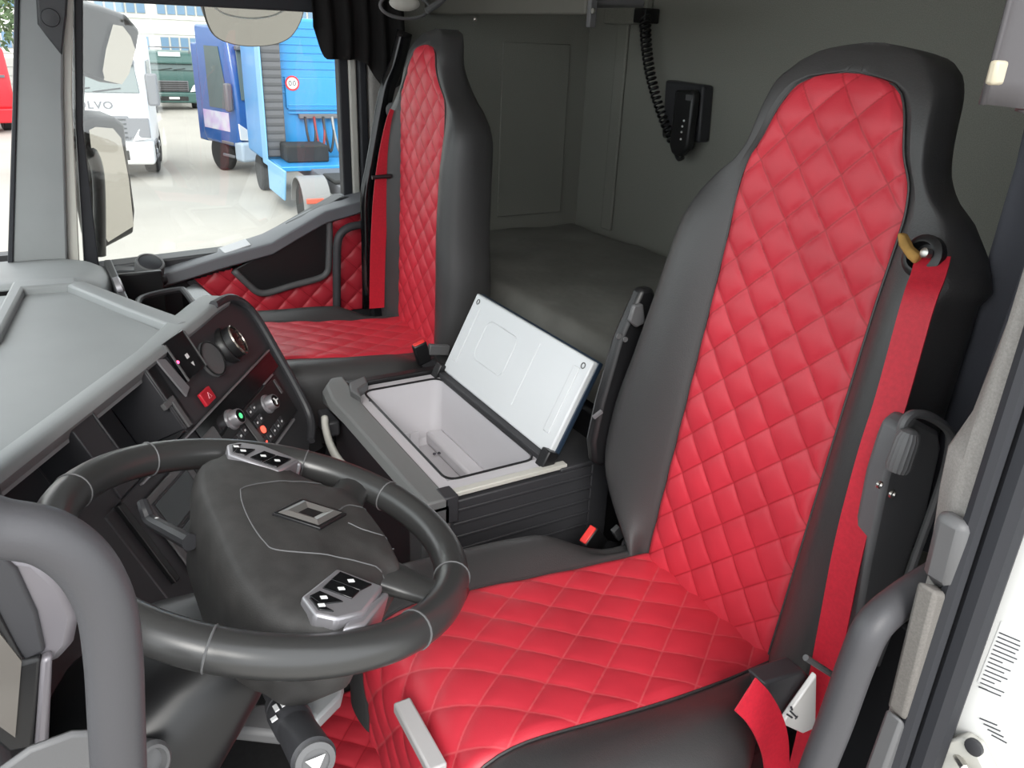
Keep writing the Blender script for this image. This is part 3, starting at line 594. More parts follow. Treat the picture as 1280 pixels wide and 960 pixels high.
# lower spokes
for sgn in (-1, 1):
    path = cat_rom([W(sgn*.075, -.105, -.006), W(sgn*.105, -.132, -.004), W(sgn*.128, -.150, -.001), W(sgn*.146, -.163, 0)], 4)
    MB().tube(path, lambda t: .028-.008*math.sin(t*3.14), 12, sx=.55, sy=1.15, upv=WN).build('spoke', m_leather, wheel, smooth=180)
    path = cat_rom([W(sgn*.165, .0, -.008), W(sgn*.185, -.008, -.004), W(sgn*.2, -.012, 0)], 4)
    MB().tube(path, .02, 12, sx=.6, sy=1.4, upv=WN).build('spoke', m_leather, wheel, smooth=180)
    # button pod
    pod = [(.108, -.036), (.143, -.073), (.183, -.036), (.190, -.008), (.180, .010), (.152, .014)]
    ap = MB().prism([W(sgn*a, b, .004) for a, b in pod], WN*.022).build('button_pod', m_silver, wheel, bevel=.003)
    MB().prism([W(sgn*a, b, -.02) for a, b in ((.143, -.074), (.147, -.080), (.192, -.036), (.197, -.012), (.186, -.02))], WN*.040).build('pod_flank', m_silver, ap, bevel=.003)
    for c4 in (((.1165, -.036), (.129, -.0225), (.150, -.045), (.141, -.061)), ((.130, -.0215), (.142, -.0095), (.162, -.032), (.151, -.044)), ((.147, -.005), (.154, .007), (.168, .0), (.166, -.022)), ((.156, .008), (.176, .005), (.180, -.008), (.170, -.001))):
        bt = MB().prism([W(sgn*a, b, .0255) for a, b in c4], WN*.002).build('wheel_button', m_gloss, ap, bevel=.0006)
        ca = sum(q[0] for q in c4)/4; cb_ = sum(q[1] for q in c4)/4
        MB().obox(W(sgn*ca, cb_, .0278), V(1, 0, 0), WB, WN, (.0022, .0032, .0003)).build('button_symbol', m_symb, bt, smooth=0)
# emblem: hollow diamond in a dark recess
_eh = (WH(0, -.042)-WC).dot(WN)-.0235
def dia(sa, sb, h): h += _eh; return [W(0, -.042+sb, h), W(sa, -.042, h), W(0, -.042-sb, h), W(-sa, -.042, h)]
em = MB().prism(dia(.034, .043, .022), WN*.0045).build('emblem_recess', m_black, wheel, bevel=.001)
m = MB()
o, i_ = dia(.028, .037, .0265), dia(.011, .0145, .0265)
m.add(o+i_+[p+WN*.003 for p in dia(.0205, .027, .0265)], [])
for k in range(4):
    k2 = (k+1) % 4; m.f += [(k, k2, 8+k2, 8+k), (8+k, 8+k2, 4+k2, 4+k)]
m.build('emblem', mat('emblem_satin_chrome', (.40, .39, .38), .3, .8), em, smooth=0)

# ================================================================ GRAB HANDLES
m_bar = mat('grab_bar_plastic', (.058, .057, .062), .45, spec=.4, bump=.3, bscale=500, bdist=.0004)
hb = MB().tube(cat_rom([at(-90, 655, 0, -.36), at(-40, 650, 0, -.36), at(0, 660, 0, -.36), at(60, 672, 0, -.362), at(105, 705, 0, -.364), at(132, 755, 0, -.366), at(142, 820, 0, -.368), at(146, 900, 0, -.37), at(150, 1000, 0, -.37), at(152, 1100, 0, -.37)], 6), .0145, 18)
hb.build('grab_handle', m_bar, smooth=180, label='thick grey grab handle curving down beside the wheel in the near foreground', cat='grab handle', org=at(150, 1000, 0, -.37))
gh = thing('grab_handle', at(1200, 690, 0, -.44), 'bent grey grab handle bolted to the driver door pillar', 'grab handle')
MB().tube(cat_rom([at(1205, 700, 0, -.42), at(1180, 716, 0, -.415), at(1130, 748, 0, -.41), at(1092, 782, 0, -.41), at(1070, 830, 0, -.41), at(1045, 900, 0, -.41), at(1018, 970, 0, -.41), at(990, 1060, 0, -.41)], 6), .0172, 18).build('bar', m_bar, gh, smooth=180)
mt = MB().prism([at(x, y, 0, -.425) for x, y in ((1168, 638), (1180, 634), (1224, 670), (1214, 706), (1204, 768), (1178, 756), (1150, 712))], (-.03, 0, 0)).build('mount', m_mid, gh, bevel=.008)
MB().prism([at(x, y, 0, -.42) for x, y in ((1182, 735), (1205, 720), (1195, 765), (1175, 755))], (-.03, 0, 0)).build('mount_foot', m_mid, gh, bevel=.006)
# ================================================================ COOL BOX between the seats
bx = thing('cool_box', (.70, .13, 0), 'pull-out cool box between the seats with its white lid raised', 'cool box')
x0, x1, y0, y1, zt = .405, 1.0, -.06, .335, .60
MB().box((x0, .27, .12), (x1-.01, .300, zt-.01)).build('front_panel', m_dark, bx, bevel=.004)
MB().box((x0-.012, .27, .40), (x0+.055, .330, zt-.004)).build('front_corner', m_mid, bx, bevel=.006)
MB().box((x0, y0, .12), (x0+.03, .27, zt-.012)).build('side_panel', m_dark, bx, bevel=.003)
MB().box((x1-.03, y0, .12), (x1, .27, zt-.03)).build('side_panel', m_dark, bx, bevel=.003)
MB().box((x0, y0-.05, .12), (x1, y0, zt-.01)).build('rear_panel', m_dark, bx, bevel=.003)
for k in range(5):   # moulded ribs on the near side
    MB().box((x0-.004, y0, .565-k*.03), (x0, .262, .571-k*.03)).build('side_rib', m_dark, bx, bevel=.0015)
MB().box((x0+.03, y0, .12), (x1-.03, .27, .30)).build('box_floor', m_dark, bx)
# grey front beam with a raised far corner
beam = [[V(x, .275, z0), V(x, .275, z1), V(x, y, z1), V(x, y+.012, z1-.015), V(x, y+.012, z0)] for x, z0, z1, y in ((x0-.012, .580, .607, .318), (.45, .588, .607, .322), (.8, .588, .607, .326), (.90, .586, .610, .330), (.955, .575, .622, .325), (.985, .565, .624, .305), (1.0, .56, .618, .285))]
MB().loft(beam).build('front_beam', mat('beam_grey', (.155, .158, .158), .5, bump=.2, bscale=500, bdist=.0005), bx, smooth=30, bevel=.005)
MB().prism([at(x, y, 2, .625) for x, y in ((436, 478), (456, 469), (460, 478), (448, 486), (452, 496), (438, 488))], (0, 0, -.05)).build('corner_block', m_mid, bx, bevel=.004)
MB().prism([V(.985, .345, .50), V(.985, .345, .55), V(.90, .345, .55), V(.90, .345, .51)], (0, -.03, 0)).build('handle_socket', m_dark, bx, bevel=.006)
MB().tube(cat_rom([at(406, 522, 1, .352), at(407, 535, 1, .358), at(413, 556, 1, .365), at(424, 576, 1, .37), at(438, 590, 1, .372), at(460, 607, 1, .37), at(490, 630, 1, .36), at(505, 640, 1, .345)], 5), .011, 10, sx=1.2, sy=.8).build('handle', m_cream, bx, smooth=180)
# white tray frame with gasket and deep liner
ox0, ox1, oy0, oy1 = .458, .925, .045, .248
fr = MB()
fr.box((.425, .018, zt-.012), (.955, oy0, zt+.002)); fr.box((.425, oy1, zt-.012), (.955, .275, zt+.002)); fr.box((.425, oy0, zt-.012), (ox0, oy1, zt+.002)); fr.box((ox1, oy0, zt-.012), (.955, oy1, zt+.002))
tray = fr.build('tray_frame', m_tray, bx)
def rrect(xa, xb, ya, yb, z, r, n=5):
    out = []
    for cx, cy, a0 in ((xb-r, yb-r, 0), (xa+r, yb-r, 90), (xa+r, ya+r, 180), (xb-r, ya+r, 270)):
        for k in range(n+1): a = math.radians(a0+90*k/n); out.append(V(cx+r*math.cos(a), cy+r*math.sin(a), z))
    return out
MB().tube(rrect(ox0, ox1, oy0, oy1, zt+.003, .025), .0028, 6, closed=True).build('gasket', m_black, tray)
MB().loft([rrect(ox0, ox1, oy0, oy1, zt+.002, .025), rrect(ox0+.004, ox1-.004, oy0+.004, oy1-.004, zt-.06, .025), rrect(ox0+.012, ox1-.012, oy0+.010, oy1-.010, zt-.15, .03), rrect(ox0+.03, ox1-.03, oy0+.025, oy1-.025, zt-.162, .02)], caps=False).add([V(*p) for p in rrect(ox0+.03, ox1-.03, oy0+.025, oy1-.025, zt-.162, .02)], [tuple(range(24))]).build('liner', m_tray, bx, smooth=40)
MB().box((.50, .05, zt-.16), (.90, .095, zt-.125)).build('liner_step', m_tray, bx, bevel=.008)
for px_ in ((566, 570), (610, 557), (583, 590)):
    c = at(*px_, 2, zt-.155); MB().box((c.x-.014, c.y-.010, zt-.162), (c.x+.014, c.y+.010, zt-.146)).build('liner_boss', m_tray, bx, bevel=.004)
for px_ in ((511, 545), (518, 545)):
    c = at(*px_, 2, zt-.12); MB().box((c.x-.002, c.y-.012, zt-.16), (c.x+.002, c.y+.012, zt-.11)).build('liner_rib', m_tray, bx, bevel=.001)
for px_ in ((463, 501), (549, 566), (543, 567), (575, 560), (592, 572)):
    c = at(*px_, 2, zt+.002 if px_[1] < 510 else zt-.145); MB().lathe(c, (0, 0, 1), [(-.002, .004), (.001, .004), (.001, 0)], 10).build('drain_plug', m_ink, tray)
MB().box((x0+.004, -.0, zt-.006), (x0+.022, .262, zt+.004)).build('edge_strip', m_cream, bx, bevel=.002)
MB().box((x0-.012, .255, zt-.05), (x0+.03, .285, zt+.008)).build('corner_cap', m_dark, bx, bevel=.003)
MB().box((x0, y0-.05, zt-.012), (x1, .018, zt-.002)).build('rear_ledge', m_dark, bx, bevel=.003)
MB().box((.96, .02, zt-.04), (.985, .27, zt+.012)).build('far_rail', m_black, bx, bevel=.003)
# hinge and raised lid
hx0, hx1 = .438, .940; H0 = V(0, .036, zt+.006); lu = V(0, -.100, .200).normalized(); ln = V(0, lu.z, -lu.y)
MB().obox(V((hx0+hx1)/2, .034, zt+.006), V(1, 0, 0), V(0, 1, 0), V(0, 0, 1), (.245, .010, .009)).build('hinge_bar', m_dark, bx, bevel=.002)
for x in (hx0-.004, hx1+.002):
    MB().obox(V(x, .036, zt+.010), V(1, 0, 0), lu, ln, (.014, .022, .014)).build('hinge_block', m_black, bx, bevel=.003)
def LP(x, l, h=0): return V(x, 0, 0)+H0+lu*l+ln*h
lid = MB().prism([LP(hx0, .012, 0), LP(hx1, .012, 0), LP(hx1, .226, 0), LP(hx0, .226, 0)], -ln*.024).build('lid', m_lid, bx, bevel=.004)
MB().prism([LP(hx0-.002, .008, -.012), LP(hx1+.002, .008, -.012), LP(hx1+.002, .229, -.012), LP(hx0-.002, .229, -.012)], -ln*.016).build('lid_outer_shell', mat('black_shell_blue_reflection', (.02, .035, .06), .35), lid, bevel=.004)  # blue reflection along the lid edge is put into the dark shell colour
emb = [LP(p.x, p.y, .0006) for p in rrect(.70, .84, .085, .185, 0, .02)]
MB().tube(emb, .0014, 6, closed=True).build('lid_emboss', m_lid, lid)
MB().tube([LP(.62, .05, .0005), LP(.62, .20, .0005)], .0012, 6).build('lid_emboss', m_lid, lid)
for x in (.475, .905):
    MB().obox(LP(x, .125, .001), V(1, 0, 0), lu, ln, (.010, .075, .0016)).build('lid_rib', m_lid, lid, bevel=.001)
    MB().tube([LP(x+(-.015 if x < .6 else .012)+.006*math.cos(k*.628), .208+.006*math.sin(k*.628), .001) for k in range(10)], .0012, 5, closed=True).build('lid_clip', m_mid, lid)

# ================================================================ BUNK
bk = thing('bunk', (.9, -.6, 0), 'dark vinyl-covered lower bunk across the back of the cab', 'bunk')
MB().box((XL+.02, YB+.01, .0), (XR-.01, -.22, .58)).build('bunk_base', m_dark, bk, bevel=.01)
from mathutils import noise as _n
rg = []
NXb, NYb = 90, 40
vs, fs = [], []
for j in range(NYb+1):
    for i in range(NXb+1):
        x = XL+.03+(XR-XL-.05)*i/NXb; y = -.225+(YB+.01+.225)*j/NYb
        e = min(1, min(x-XL-.03, XR-.02-x, -.225-y, y-YB-.01)/.05); e = math.sqrt(max(0, 1-(1-max(0, e))**2))
        z = .60+.145*e+.012*(_n.noise(V(x*3.2, y*5, 0))+.5*_n.noise(V(x*9, y*7, 3)))*e
        vs.append(V(x, y, z))
for j in range(NYb):
    for i in range(NXb): a = j*(NXb+1)+i; fs.append((a, a+1, a+NXb+2, a+NXb+1))
MB().add(vs, fs).build('mattress', m_bunk, bk, smooth=180)
ub = thing('upper_bunk', (1.38, -.45, 1.47), 'folded upper bunk edge running along the top of the sleeper', 'bunk')
MB().box((.93, -.50, 1.475), (XR-.01, -.34, 1.56)).build('bunk_board', m_mid, ub, bevel=.006)
MB().box((.93, -.345, 1.452), (XR-.01, -.325, 1.50)).build('front_rail', mat('rail_brown_grey', (.11, .105, .09), .6), ub, bevel=.005)
MB().box((.915, -.35, 1.425), (.93, -.33, 1.56)).build('end_bracket', m_mid, ub, bevel=.003)
MB().lathe(V(.9, -.329, 1.46), (0, 1, 0), [(0, .006), (.004, .006)], 10).build('rivet', m_steel, ub)
MB().sphere(at(594, 24, 1, -.33), .006).build('rivet', m_steel, ub)

# ================================================================ BUNK CONTROL on the rear wall
yw = YB+.012
rc = thing('bunk_controller', at(865, 150, 1, yw), 'black bunk remote control in its wall holder with coiled cord', 'remote control')
MB().prism([at(x, y, 1, yw-.01) for x, y in ((845, 100), (893, 107), (887, 178), (840, 172))], (0, .045, 0)).build('wall_holder', m_dark, rc, bevel=.008)
hs = MB().prism([at(x, y, 1, yw+.045) for x, y in ((853, 112), (874, 112), (876, 120), (868, 185), (858, 196), (848, 192), (845, 180))], (0, .03, 0)).build('handset', m_black, rc, bevel=.008)
for q in ((855, 151), (853, 158), (852, 165), (851, 174)):
    MB().sphere(at(*q, 1, yw+.076), .0035, 8, 6).build('handset_lamp', m_symb, hs)
MB().obox(at(861, 122, 1, yw+.075), V(1, 0, 0), V(0, 1, 0), V(0, 0, 1), (.012, .002, .008)).build('handset_logo', m_mid, hs)
for q in ((838, 120), (838, 143)):
    MB().obox(at(*q, 1, yw+.02), V(1, 0, 0), V(0, 1, 0), V(0, 0, 1), (.016, .01, .014)).build('holder_button', m_dark, rc, bevel=.003)
A, B = at(806, 22, 1, yw+.04), at(840, 178, 1, yw+.05); turns = 26; pts = []
ax = (B-A).normalized(); u = ax.orthogonal().normalized(); b = ax.cross(u)
for k in range(turns*10+1):
    t = k/(turns*10); a = 2*math.pi*turns*t; bow = V(-.0, 0, 0)*math.sin(t*math.pi); pts.append(A.lerp(B, t)+V(.035*math.sin(math.pi*t), 0, 0)+(u*math.cos(a)+b*math.sin(a))*(.017-.006*t))
MB().tube(pts, .0042, 5).build('coiled_cord', m_black, rc, smooth=180)
MB().tube(cat_rom([B, at(844, 190, 1, yw+.06), at(848, 199, 1, yw+.06), at(854, 197, 1, yw+.06)], 5), .006, 8).build('cord_tail', m_black, rc)
MB().obox(at(808, 20, 1, yw+.02), V(1, 0, 0), V(0, 1, 0), V(0, 0, 1), (.03, .03, .022)).build('cord_socket', m_black, rc, bevel=.004)
m = MB(); m.box((1.49, YB, 1.45), (1.72, YB+.03, 1.60)); m.build('cable_cover', m_fabric, rc, bevel=.006)

# ================================================================ CURTAINS
def curtain(name, label, A, B, ztop, zbot, folds, amp, nrm, mt_=m_curt):
    A, B, nrm = Vector(A), Vector(B), Vector(nrm); vs, fs = [], []; NU, NV = folds*10, 24
    for j in range(NV+1):
        for i in range(NU+1):
            t = i/NU; zb = lerp_tab(zbot, t); z = ztop+(zb-ztop)*j/NV
            k = .55+.45*j/NV
            p = A.lerp(B, t)+nrm*(amp*k*math.sin(2*math.pi*folds*t+.4*math.sin(j*.25))+.3*amp*math.sin(7*t+j*.15)); p.z = z; vs.append(p)
    for j in range(NV):
        for i in range(NU): a = j*(NU+1)+i; fs.append((a, a+1, a+NU+2, a+NU+1))
    return MB().add(vs, fs).build(name, mt_, smooth=180, solid=.003, label=label, cat='curtain', org=(A.x, A.y, zbot[0][1]))
curtain('window_curtain', 'short black curtain bunched at the top of the passenger window', (1.72, .075, 0), (1.70, -.20, 0), 1.62, [(0, 1.40), (.12, 1.315), (.45, 1.315), (.62, 1.29), (.8, 1.22), (1, 1.26)], 5, .016, (1, 0, 0), mat('black_curtain_cloth', (.014, .013, .013), .9, spec=.15, bump=.3, bscale=900))
curtain('sleeper_curtain', 'long dark curtain gathered behind the driver seat', (-.43, -.03, 0), (-.20, -.20, 0), 1.92, [(0, .76), (1, .76)], 4, .022, (.5, 1, 0))
sv = curtain('sunshade_curtain', 'silver grey blind hem with small white clip at top right', (-.445, .32, 0), (-.435, .20, 0), 1.75, [(0, 1.372), (.5, 1.368), (1, 1.36)], 2, .008, (1, 0, 0), mat('silver_cloth', (.065, .060, .064), .5))
MB().obox(at(1246, 91, 0, -.456), V(0, 1, 0), V(1, 0, 0), V(0, 0, 1), (.006, .003, .007)).build('clip', mat('ivory_clip', (.45, .40, .30), .4), sv, bevel=.002)

# ================================================================ PASSENGER DOOR
dr = thing('door_1', (XR, .35, 0), kind='structure', label='passenger door with red quilted panel, dark pocket and grey sill')
XD = 1.755
MB().prism([(1.765, .80, .05), (1.765, -.10, .05), (1.765, -.10, .90), (1.765, 0, .90), (1.765, .21, .80), (1.765, .29, .76), (1.765, .80, .74)], (.075, 0, 0)).build('door_body', m_dark, dr, bevel=.006)
O_ = ((150, 341), (205, 327), (272, 310), (327, 292), (380, 265), (432, 239), (449, 234)); I_ = ((150, 362), (200, 345), (275, 322), (340, 304), (372, 285), (407, 265), (455, 251))
rg = []
for o, i in zip(O_, I_):
    po, pi = at(*o, 0, 1.82), at(*i, 0, 1.715); rg.append([po, pi+V(.012, 0, .004), pi, pi+V(0, 0, -.035), pi+V(.04, 0, -.05), po+V(0, 0, -.06)])
m_sill = mat('blue_grey_sill_plastic', (.16, .165, .18), .45, bump=.2, bscale=500, bdist=.0004)
MB().loft(rg).build('door_sill', m_sill, dr, smooth=30, bevel=.003)
po, pi = at(360, 285, 0, 1.74), at(426, 246, 0, 1.785)
sl_ = MB().prism([at(x, y, 0, q)+V(0, 0, .001) for x, y, q in ((357, 280.5, 1.80), (426, 244.5, 1.80), (429, 249, 1.765), (361, 286, 1.765))], (0, 0, .003)).build('sill_slot', m_black, dr)
MB().prism([at(x, y, 0, q)+V(0, 0, .002) for x, y, q in ((274, 312, 1.80), (307, 300.5, 1.80), (314, 308, 1.735), (281, 319, 1.735))], (0, 0, .004)).build('window_switch_plate', mat('switch_plate_pale', (.55, .55, .57), .35), dr, bevel=.002)
# front end of the sill with a round tweeter
MB().prism([at(x, y, 0, 1.70) for x, y in ((126, 346), (150, 339), (186, 339), (207, 346), (213, 354), (172, 378), (150, 364))], (.10, 0, 0)).build('sill_end', m_dark, dr, bevel=.012)
tw_ax = V(-.45, -.15, .85).normalized(); tc = at(188, 331, 0, 1.70)+V(0, 0, .004)
tw = MB().lathe(tc, tw_ax, [(-.03, .040), (0, .040), (.005, .038), (.007, .033), (.004, .031)], 28).build('tweeter', m_mid, dr, smooth=40)
MB().lathe(tc+tw_ax*.003, tw_ax, [(-.004, .032), (.001, .032), (.004, .026), (.006, 0)], 24).build('tweeter_grille', m_rubber, tw)
# red quilted panel
def in_poly(y, x, poly):
    c = False; n = len(poly)
    for i in range(n):
        (y0_, x0_), (y1_, x1_) = poly[i], poly[i-1]
        if (x0_ > x) != (x1_ > x) and y < (y1_-y0_)*(x-x0_)/(x1_-x0_)+y0_: c = not c
    return c
rp_px = ((238, 350), (292, 334), (345, 306), (407, 266), (457, 254), (459, 384), (415, 390), (345, 412), (325, 430), (300, 420), (270, 380))
poly = [(p.y, p.z) for p in (at(x, y, 0, XD) for x, y in rp_px)]
ys = [p[0] for p in poly]; zs_ = [p[1] for p in poly]; st_ = .0036
ny, nz = int((max(ys)-min(ys))/st_)+1, int((max(zs_)-min(zs_))/st_)+1
idx, vs, fs, uvs = {}, [], [], []
def vid(i, j):
    if (i, j) not in idx:
        y, z = min(ys)+i*st_, min(zs_)+j*st_; h, uvp = quilt_h(y, z, .082, .078, .011); idx[i, j] = len(vs); vs.append(V(XD-h, y, z)); uvs.append(uvp)
    return idx[i, j]
for i in range(ny):
    for j in range(nz):
        if in_poly(min(ys)+(i+.5)*st_, min(zs_)+(j+.5)*st_, poly): fs.append((vid(i, j), vid(i+1, j), vid(i+1, j+1), vid(i, j+1)))
m = MB().add(vs, fs); m.uv = uvs; m.build('quilted_panel', m_red, dr, smooth=180, label='red diamond-quilted door lining')
pk = ((290, 338), (345, 309), (404, 268), (412, 270), (411, 338), (404, 346), (329, 367), (317, 362))
MB().prism([at(x, y, 0, 1.735) for x, y in pk], (.03, 0, 0)).build('door_pocket', m_black, dr, bevel=.004)
MB().tube(cat_rom([at(x, y, 0, 1.735) for x, y in ((410, 266), (412, 290), (411, 325), (409, 340), (398, 348), (365, 357), (335, 366), (322, 365), (312, 357), (292, 338))], 4), .011, 8).build('pocket_frame', m_mid, dr, smooth=180)
MB().tube(cat_rom([at(x, y, 0, 1.705) for x, y in ((470, 279), (452, 281), (437, 284), (427, 291), (422, 303), (421, 330), (421, 360), (421, 392))], 4), .0135, 12).build('door_grab_bar', m_bar, dr, smooth=180)
MB().box((1.735, -.125, .05), (1.80, -.085, .90)).build('door_rear_edge', m_dark, dr, bevel=.006)
MB().prism([at(x, y, 0, 1.745) for x, y in ((232, 352), (243, 349), (326, 425), (318, 436))], (.02, 0, 0)).build('panel_edge_trim', m_dark, dr, bevel=.003)
# window with its frame
wn = thing('window_1', (XR, .35, .8), kind='structure', label='passenger door window glass in black rubber frame')
MB().box((1.816, -.03, .70), (1.820, .80, 1.47)).build('pane', m_glass, wn)
MB().box((1.79, -.05, .86), (1.83, -.02, 1.48)).build('rear_seal', m_rubber, wn, bevel=.004)
MB().prism([at(x, y, 0, 1.79) for x, y in ((92, -60), (108, -60), (104, 0), (104, 160), (124, 332), (106, 336), (95, 160))], (.04, 0, 0)).build('front_seal', m_rubber, wn, bevel=.003)
MB().prism([(1.79, .85, 1.44), (1.79, -.05, 1.44), (1.79, -.05, 1.50), (1.79, .85, 1.50)], (.05, 0, 0)).build('top_seal', m_rubber, wn, bevel=.004)
# pillars
tb = thing('trim_2', (1.8, -.1, .8), kind='structure', label='cream and grey pillar trim behind the passenger window')
MB().box((1.785, -.075, .84), (1.84, -.05, 1.55)).build('cream_strip', m_cream, tb, bevel=.006)
MB().box((1.775, -.105, .70), (1.84, -.078, 1.55)).build('rubber_strip', m_rubber, tb, bevel=.006)
MB().box((1.765, -.22, .50), (1.84, -.11, 1.6)).build('fabric_panel', m_fab2, tb, bevel=.01)
ta = thing('trim_1', (1.75, .85, .8), kind='structure', label='light grey windscreen pillar trim on the passenger side')
MB().prism([at(x, y, 0, 1.74) for x, y in ((25, -80), (80, -80), (79, 120), (85, 338), (14, 352), (21, 120))], (.05, 0, 0)).build('pillar_cover', m_grey, ta, bevel=.006)
MB().prism([at(x, y, 0, 1.735) for x, y in ((19, -80), (26, -80), (22, 120), (16, 352), (9, 352), (16, 120))], (.05, 0, 0)).build('windscreen_seal', m_rubber, ta, bevel=.003)
MB().prism([at(x, y, 0, 1.76) for x, y in ((80, -80), (93, -80), (90, 120), (100, 336), (85, 338), (79, 120))], (.05, 0, 0)).build('door_edge_trim', m_cream, ta, bevel=.003)
mk_ = MB().prism([at(x, y, 0, 1.73) for x, y in ((42, -60), (88, -60), (84, 20), (78, 70), (62, 50), (47, 30))], (.02, 0, 0)).build('mirror_mount_cover', m_dark, ta, bevel=.006)
MB().lathe(at(63, 22, 0, 1.73), (-1, 0, 0), [(0, .022), (.006, .020), (.008, .0)], 20).build('mount_cap', m_dark, mk_)
# belt pillar strap beside the passenger seat
MB().tube(cat_rom([at(x, y, 0, 1.60) for x, y in ((506, 40), (496, 80), (486, 105), (480, 130), (473, 170), (466, 210), (460, 245), (461, 300), (462, 385))], 5), .019, 10, sx=1.3, sy=.6).build('belt_post', m_gloss, smooth=180, label='glossy black belt post beside the passenger seat', cat='belt post', org=at(462, 385, 0, 1.60))
# reading lamp at the top
lm = thing('reading_lamp', at(508, 12, 0, 1.45), 'small oval lamp with wire rim under the roof above the passenger seat', 'lamp')
c = at(508, 8, 0, 1.45)
MB().tube([c+V(.0, -.055*math.cos(k*.2094), 0)*1.3+V(.01, 0, .03*math.sin(k*.2094)) for k in range(30)], .0045, 8, closed=True).build('lamp_rim', m_mid, lm)
MB().sphere(c+V(.012, .0, .008), (.012, .045, .02)).build('lamp_lens', m_cream, lm)
MB().tube([at(533, 14, 0, 1.44), at(548, 4, 0, 1.44), at(566, -12, 0, 1.44)], .009, 8).build('lamp_arm', m_mid, lm)
# red mats on the floor
def mat_floor(name, label, xa, xb, ya, yb):
    nx, nyy = int((xb-xa)/.006), int((yb-ya)/.006); vs, fs, uvs = [], [], []
    for j in range(nyy+1):
        for i in range(nx+1):
            x, y = xa+(xb-xa)*i/nx, ya+(yb-ya)*j/nyy; h, uvp = quilt_h(x, y, .08, .08, .008)
            e = max(0, min(1, min(i, nx-i, j, nyy-j)/3)); vs.append(V(x, y, .004+(.01+h)*e)); uvs.append(uvp)
    for j in range(nyy):
        for i in range(nx): a = j*(nx+1)+i; fs.append((a, a+1, a+nx+2, a+nx+1))
    m = MB().add(vs, fs); m.uv = uvs; m.build(name, m_red, smooth=180, label=label, cat='mat', group='red quilted floor mats', org=((xa+xb)/2, (ya+yb)/2, 0))
mat_floor('floor_mat', 'red quilted floor mat in front of the passenger seat', 1.05, 1.72, .10, 1.2)
mat_floor('floor_mat', 'red quilted floor mat between driver seat and cool box', .28, .62, .10, .56)
# ================================================================ OUTSIDE: own mirrors
R60 = math.radians(56)
def cat2(pts): return [(p.x, p.y) for p in cat_rom([V(x, y, 0) for x, y in pts], 4)]
m_mirh = mat('mirror_housing_plastic', (.040, .036, .034), .5)
m_refl = mat('mirror_face', (.60, .58, .54), .06, .9)
t = thing('wing_mirror', at(125, 200, 0, 2.03), 'dark wing mirror pair outside the passenger window, wide-angle glass above main glass', 'mirror')
mn = V(-.70, -.66, -.27).normalized()
def mpl(c, x, y, o=0):
    d = ray(x, y); q = c+mn*o; return CAMP+d*((q-CAMP).dot(mn)/d.dot(mn))
for nm, cpx, xg, ho, go, dp_ in (('wide_angle', (135, 60), 2.12, ((92, 2), (130, 10), (160, 20), (176, 38), (172, 62), (163, 90), (152, 107), (128, 104), (100, 93), (85, 60)), ((140, 30), (152, 32), (162, 45), (168, 62), (160, 92), (151, 105), (130, 100), (127, 88), (131, 62)), .10),
                          ('main', (135, 225), 2.08, ((96, 152), (108, 145), (145, 147), (157, 155), (160, 185), (170, 262), (168, 292), (130, 312), (122, 300), (112, 240)), ((110, 162), (118, 158), (140, 160), (150, 172), (160, 225), (166, 282), (134, 302), (127, 290), (118, 230)), .07)):
    c_ = at(*cpx, 0, xg)
    hb_ = MB().prism([mpl(c_, x, y) for x, y in ho], -mn*dp_).build(nm+'_housing', m_mirh, t, bevel=.012, seg=3)
    MB().prism([mpl(c_, x, y, .004) for x, y in go], mn*.004).build('mirror_glass', m_refl, hb_)
MB().tube(cat_rom([V(1.845, .73, 1.16), at(84, 176, 0, 1.95), at(95, 176, 0, 1.99), at(110, 186, 0, 2.0), at(120, 205, 0, 2.0), at(124, 240, 0, 2.0), at(125, 320, 0, 2.0)], 4), .022, 10, sx=1, sy=.6).build('mirror_arm', m_mirh, t, smooth=180)
MB().tube([at(98, 60, 0, 2.10), at(96, 130, 0, 2.08), at(104, 200, 0, 2.07)], .02, 8).build('mirror_post', m_mirh, t)
MB().tube([V(1.845, .74, 1.40), at(96, 50, 0, 2.08)], .02, 8).build('mirror_arm', m_mirh, t)
kn = V(-math.cos(R60), -.12, -math.sin(R60)).normalized(); kc = at(316, 10, 0, 1.98)
def kp(x, y, o=0):
    d = ray(x, y); q = kc+kn*o; return CAMP+d*((q-CAMP).dot(kn)/d.dot(kn))
ko = ((250, -25), (253, 10), (260, 34), (272, 49), (300, 58), (335, 58), (360, 50), (374, 33), (381, 10), (380, -25))
t = thing('kerb_mirror', kc, 'half-round kerb mirror hanging over the passenger window', 'mirror')
MB().prism([kp(x, y) for x, y in cat2(ko)], -kn*.05).build('housing', m_mirh, t, bevel=.004)
MB().prism([kp(316+(x-316)*.965, y*.955, .003) for x, y in cat2(ko)], kn*.003).build('mirror_glass', mat('kerb_mirror_face', (.55, .53, .50), .10, .85), t)
MB().tube(cat_rom([kp(x, y, .006) for x, y in ((262, 4), (280, 17), (310, 23), (340, 20), (362, 9))], 4), .003, 6).build('mirror_line', m_symb, t)
MB().tube([kc+V(.05, 0, .10), V(1.88, .25, 1.56), V(1.86, .25, 1.6)], .018, 8).build('mirror_bracket', m_mirh, t)

